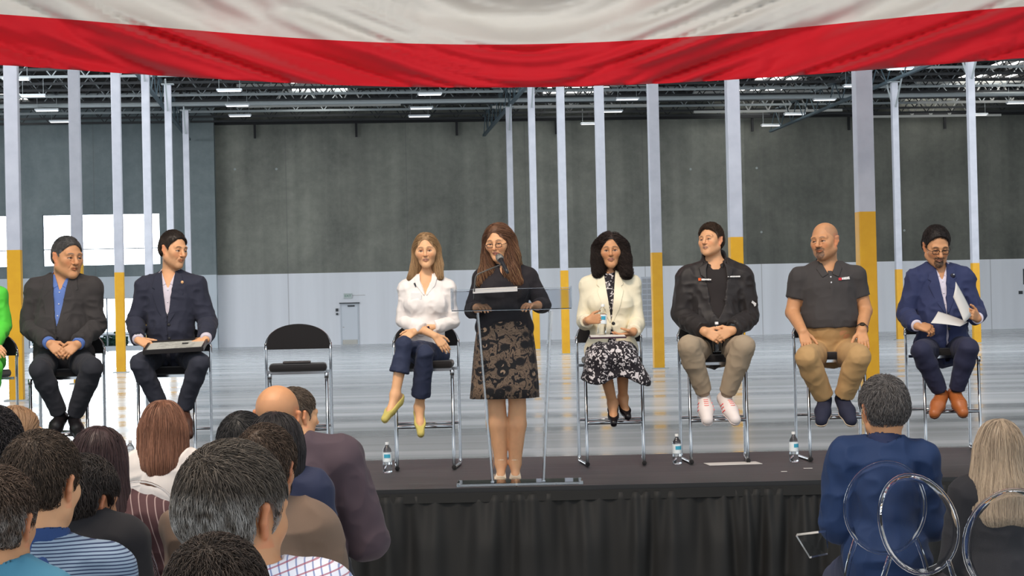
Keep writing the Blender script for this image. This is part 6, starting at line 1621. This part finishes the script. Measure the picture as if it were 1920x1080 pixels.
def striped_polo_man():
    B, rt = aud('man seen from behind in light blue polo with navy stripes and plain navy collar', 5.1, (82, 911), 1.05, (18, 4, 3), ((-20, 1075), (205, 1068)), SK_L, o=dict(ear=1.15, wide=1.04), nr=.058, hres=.0032)
    m = cloth('striped_polo_cloth', (128, 146, 166), .85, kind='hstripe', c2=(38, 52, 82), sc=112); nv = cloth('navy_collar_cloth', (36, 62, 110), .85)
    _, pre = top_garment(B, 'polo_shirt', m, rt, .014, (1, 1), neck=(B.nr+.004, 0), wr=(.006, 8), seed=101, short=.7)
    c = Field([rc(B.nb-B.up*.035-B.fw*.012, B.nb+B.up*.030-B.fw*.006, B.nr+.030, B.nr+.012)], h=.005); c.add([minus(rc(B.nb-B.up*.1, B.nb+B.up*.1, B.nr+.002, B.nr+.002), .004)]); V, Fs = c.surf(); put('collar', wrinkle(V, Fs, .004, 12, 4), Fs, nv, rt)
    hair(B.f, dict(style='short', wide=1.05, c0=(.022, .014, .010), c1=(.10, .068, .048), len=.026, forward=.3, sweep=.3, swept=.3, thick=.010, n=9000, r=.0008, res=.004, side=-.030, jit=.8, lift=.006), rt); lower(B, rt)
def teal_shirt_man():
    B, rt = aud('man cut by the left edge with short greying brown hair and teal shirt', 4.15, (-2, 984), .89, (10, 4, 3), ((-120, 1120), (88, 1125)), SK_T, o=dict(ear=1.2), nr=.058, hres=.0032)
    top_garment(B, 'shirt', cloth('teal_shirt_cloth', (66, 124, 150), .8), rt, .012, neck=(B.nr+.006, 0), wr=(.006, 8), seed=102)
    hair(B.f, dict(style='short', c0=(.03, .018, .012), c1=(.13, .085, .06), len=.026, forward=.3, swept=.3, n=9000, r=.0008, res=.004, side=-.025, jit=.8, grey_side=(.25, .22, .2), lift=.006), rt); lower(B, rt)
def black_top_person():
    B, rt = aud('person with black wavy updo hair, small earring and black top', 5.9, (160, 944), 1.0, (30, 10, 4), ((95, 1020), (235, 1012)), SK_M, o=dict(ear=1.0), nr=.048)
    top_garment(B, 'top', cloth('black_knit', (24, 22, 26), .9), rt, .014, neck=(B.nr+.006, 0), wr=(.006, 8), seed=103)
    hair(B.f, dict(style='short', c0=(.010, .008, .008), c1=(.045, .034, .03), len=.06, forward=-.5, swept=.6, thick=.016, n=6000, r=.001, side=-.04, jit=.8, lift=.008), rt); lower(B, rt)
    under(MB().lathe([(.004, -.004), (.007, 0), (.004, .004)], B.f.w(.082, -.008, -.036), 10).build('earring', mat('gold', (.8, .5, .25), .3, 1)), rt)
def striped_shirt_woman():
    B, rt = aud('woman with very long dark brown hair and dark red shirt with thin pale stripes', 6.6, (188, 876), 1.02, (12, 4, 4), ((178, 985), (292, 975)), SK_M, nr=.046)
    m = cloth('maroon_stripe_cloth', (74, 46, 48), .85, kind='vstripe', c2=(190, 165, 160), sc=40)
    top_garment(B, 'shirt', m, rt, .018, wr=(.012, 7), seed=104, neck=(B.nr+.006, 0), flare=.01)
    hair(B.f, dict(style='long', c0=(.020, .010, .012), c1=(.065, .036, .036), len=.62, n=9000, r=.001, thick=.012, seg=16, jit=.15, lower=.9, depth=.03,
        falls=[(0, -.05, .0, .072, .03, -.08, -.16, .072), (.03, -.08, -.16, .072, .12, -.10, -.34, .068), (.12, -.10, -.34, .068, .17, -.12, -.46, .03), (.05, -.03, .0, .05, .10, -.05, -.2, .05), (-.06, -.03, .0, .04, -.05, -.05, -.2, .05)]), rt); lower(B, rt)
def auburn_woman():
    B, rt = aud('woman with straight auburn shoulder-length hair and white blouse, seen from behind', 8.3, (309, 812), 1.04, (4, 2, 0), ((264, 876), (356, 876)), SK_L, nr=.046)
    top_garment(B, 'blouse', cloth('white_cotton', (215, 206, 200), .8), rt, .014, wr=(.013, 7), seed=105, neck=(B.nr+.008, 0))
    hair(B.f, dict(style='long', c0=(.09, .038, .024), c1=(.30, .14, .085), len=.24, n=8000, r=.001, thick=.010, jit=.14, lower=.9, depth=.03, seg=10,
        falls=[(0, -.05, .0, .075, 0, -.075, -.12, .070), (.05, -.03, .0, .05, .062, -.04, -.14, .045), (-.05, -.03, .0, .05, -.062, -.04, -.14, .045), (0, -.05, -.05, .07, 0, -.08, -.17, .05)]), rt); lower(B, rt)
def edge_black_hair():
    B, rt = aud('person with curly black hair at the left edge in front of the light-brown-haired one', 7.0, (-10, 841), 1.04, (5, 2, 0), ((-70, 905), (45, 905)), SK_M, nr=.05)
    top_garment(B, 'top', cloth('grey_top', (110, 110, 118), .8), rt, .014, wr=(.006, 8), seed=106, neck=(B.nr+.006, 0))
    hair(B.f, dict(style='short', c0=(.010, .008, .009), c1=(.04, .034, .036), len=.03, n=6000, r=.0012, thick=.016, side=-.05, jit=1.2, lift=.009), rt); lower(B, rt)
def light_brown_hair():
    B, rt = aud('person with light brown hair turned right, behind the black-haired head at the left edge', 8.6, (38, 818), 1.0, (45, 2, 0), ((-15, 895), (85, 895)), SK_W, nr=.046)
    top_garment(B, 'top', cloth('cream_top', (190, 186, 190), .8), rt, .014, wr=(.006, 8), seed=107, neck=(B.nr+.006, 0))
    hair(B.f, dict(style='bob', c0=(.20, .11, .06), c1=(.42, .26, .15), len=.20, n=5000, r=.0012, thick=.010, jit=.15, lower=.9, depth=.03, falls=[(0, -.05, .0, .07, -.01, -.07, -.13, .06), (-.05, -.03, .0, .05, -.06, -.03, -.14, .04)]), rt); lower(B, rt)
def grey_haired_man():
    B, rt = aud('large grey-haired man in the foreground with pink ear and white checked shirt', 3.95, (444, 970), 1.10, (34, 2, 2), ((385, 1165), (600, 1118)), SK_T, o=dict(ear=1.15, wide=1.02), nr=.058, hres=.0028)
    m = cloth('checked_shirt_cloth', (212, 214, 226), .85, kind='check', c2=(90, 110, 160), sc=62)
    top_garment(B, 'shirt', m, rt, .014, wr=(.005, 8), seed=108, neck=(B.nr+.006, 0))
    hair(B.f, dict(style='short', wide=1.03, c0=(.030, .023, .019), c1=(.15, .12, .095), len=.040, forward=.8, sweep=.5, swept=.45, thick=.012, n=14000, r=.0007, res=.0035, side=-.028, jit=.6, lift=.007, grey_side=(.40, .38, .36)), rt); lower(B, rt)
def front_dark_head():
    B, rt = aud('dark brown short-haired head cut by the bottom edge below the grey-haired man', 3.05, (408, 1153), .89, (0, 6, 0), ((300, 1360), (520, 1360)), SK_T, nr=.056, hres=.0035, o=dict(ear=1.0))
    top_garment(B, 'shirt', cloth('dark_shirt_cloth', (60, 60, 70), .85), rt, .012, wr=(.005, 8), seed=109, neck=(B.nr+.006, 0))
    hair(B.f, dict(style='short', c0=(.014, .009, .007), c1=(.07, .048, .036), len=.028, forward=.2, swept=.3, thick=.011, n=13000, r=.0007, res=.004, side=-.028, jit=.8, lift=.006), rt); lower(B, rt)
def tan_jacket_person():
    B, rt = aud('person in tan brown jacket with short dark brown hair behind the grey-haired man', 6.1, (500, 883), 1.03, (12, 4, 2), ((360, 1000), (585, 992)), SK_M, nr=.055)
    top_garment(B, 'jacket', cloth('tan_suede', (108, 88, 74), .9), rt, .024, wr=(.018, 6), seed=110, extra=coat(B), neck=(B.nr+.012, 0), pad=.006)
    hair(B.f, dict(style='short', c0=(.022, .014, .010), c1=(.10, .065, .045), len=.032, n=7000, r=.0009, side=-.03, jit=.7, lift=.007, thick=.012), rt); lower(B, rt)
def black_hair_head():
    B, rt = aud('person with smooth black hair half hidden behind the tan jacket person\'s head', 7.5, (457, 845), 1.07, (5, 4, 0), ((392, 925), (502, 925)), SK_M, nr=.05)
    top_garment(B, 'top', cloth('plum_top', (60, 44, 58), .85), rt, .014, wr=(.006, 8), seed=111, neck=(B.nr+.006, 0))
    hair(B.f, dict(style='short', c0=(.010, .010, .010), c1=(.040, .036, .036), len=.045, n=6000, r=.001, side=-.04, jit=.3, thick=.014), rt); lower(B, rt)
def navy_jacket_person():
    B, rt = aud('person with long straight black hair and navy jacket in front of the bald man', 6.85, (522, 849), 1.04, (16, 4, 0), ((462, 930), (582, 926)), SK_M, nr=.048)
    top_garment(B, 'jacket', cloth('navy_wool', (34, 40, 66), .85), rt, .024, wr=(.008, 7), seed=112, extra=coat(B), neck=(B.nr+.010, 0), pad=.01)
    hair(B.f, dict(style='long', c0=(.008, .007, .008), c1=(.034, .028, .030), len=.36, n=7000, r=.0011, thick=.012, jit=.12, lower=.9, depth=.03, seg=12,
        falls=[(0, -.05, .0, .075, .01, -.07, -.12, .068), (.05, -.03, .0, .05, .062, -.04, -.22, .036), (-.05, -.03, .0, .05, -.055, -.04, -.2, .04)]), rt); lower(B, rt)
def bald_man():
    B, rt = aud('bald man in dark plum-grey jacket seated below the empty stool', 8.3, (522, 786), 1.15, (14, 3, 2), ((492, 858), (640, 862)), SK_T, o=dict(ear=1.2, wide=1.04, scalp=((.35, .18, .10), .25)), nr=.066, arm_r=(.066, .060, .038), el=[V3(-1.08, 8.33, .80), V3(-.64, 8.36, .78)], hipx=.1)
    top_garment(B, 'jacket', cloth('plum_grey_jacket', (72, 58, 66), .85), rt, .028, wr=(.013, 6), seed=113, extra=coat(B), neck=(B.nr+.010, 0), pad=.012); lower(B, rt)
def brown_hair_front():
    B, rt = aud('man with short grey-brown hair, face turned right, just behind the bald head', 9.4, (557, 782), 1.04, (48, 2, 0), ((505, 850), (610, 850)), SK_L, nr=.054)
    top_garment(B, 'jacket', cloth('grey_jacket', (70, 66, 70), .85), rt, .02, wr=(.008, 7), seed=114, neck=(B.nr+.010, 0))
    hair(B.f, dict(style='short', c0=(.05, .035, .026), c1=(.16, .12, .09), len=.026, n=5000, r=.001, side=-.03, jit=.7, lift=.006, grey_side=(.2, .17, .14)), rt); lower(B, rt)
def blue_suit_man():
    B, rt = aud('grey-haired man in a bright blue suit jacket seen from behind', 8.5, (1656, 771), 1.12, (-10, 4, -2), ((1590, 862), (1722, 862)), SK_T, o=dict(ear=1.2, wide=1.0), nr=.060, arm_r=(.066, .056, .038))
    top_garment(B, 'jacket', cloth('bright_blue_suit', (8, 38, 78), .8, sheen=.02), rt, .026, wr=(.018, 6), seed=115, extra=coat(B), neck=(B.nr+.012, 0), pad=.004)
    c = Field([rc(B.nb-B.up*.03-B.fw*.01, B.nb+B.up*.035-B.fw*.004, B.nr+.030, B.nr+.014)], h=.006); c.add([minus(rc(B.nb-B.up*.1, B.nb+B.up*.1, B.nr+.004, B.nr+.004), .004)]); V, Fs = c.surf(); put('collar', V, Fs, cloth('dark_blue_collar', (22, 34, 70), .8), rt)
    hair(B.f, dict(style='short', wide=1.02, c0=(.035, .030, .030), c1=(.20, .185, .18), len=.026, n=9000, r=.0009, side=-.034, jit=1.0, lift=.009, thick=.010, forward=.4, swept=.3, res=.004), rt); lower(B, rt, (24, 34, 66))
def ash_blonde_woman():
    B, rt = aud('woman with straight ash-blonde hair and black jacket, seen from behind at the right edge', 8.1, (1872, 850), 1.06, (0, 3, 0), ((1812, 930), (1936, 930)), SK_L, nr=.046)
    top_garment(B, 'jacket', cloth('black_wool', (26, 26, 32), .85), rt, .022, wr=(.008, 7), seed=116, extra=coat(B), neck=(B.nr+.010, 0), pad=.008)
    hair(B.f, dict(style='long', c0=(.17, .125, .09), c1=(.44, .345, .25), len=.34, n=11000, r=.001, thick=.010, jit=.12, lower=.9, depth=.03, seg=12, tips=((.52, .41, .29), .4, .5),
        falls=[(0, -.05, .0, .078, 0, -.08, -.14, .080), (0, -.08, -.14, .075, .0, -.10, -.23, .055), (.045, -.03, .0, .058, .09, -.06, -.20, .045), (-.045, -.03, .0, .058, -.10, -.05, -.20, .045), (-.04, -.08, -.14, .05, -.05, -.10, -.24, .045), (.04, -.08, -.14, .05, .05, -.10, -.24, .045)]), rt); lower(B, rt)
def clear_pouch():
    d = 8.3; q = [P(1492, 1005, d), P(1548, 998, d+.05), P(1552, 1040, d), P(1518, 1047, d-.04)]
    V = [tuple(p) for p in q]+[tuple(p+Vector((.012, .05, .004))) for p in q]
    o = mesh('clear_pouch', V, [[0, 1, 2, 3], [7, 6, 5, 4], [0, 4, 5, 1], [1, 5, 6, 2], [2, 6, 7, 3], [3, 7, 4, 0]], ACRYL); tag(o, 'clear plastic pouch held low at the left side of the blue-suit man', 'pouch')
PPL += [audience_chairs, striped_polo_man, teal_shirt_man, black_top_person, striped_shirt_woman, auburn_woman, edge_black_hair, light_brown_hair, grey_haired_man, front_dark_head, tan_jacket_person, black_hair_head, navy_jacket_person, bald_man, brown_hair_front, blue_suit_man, ash_blonde_woman, clear_pouch]

for fn in PPL:
    fn()
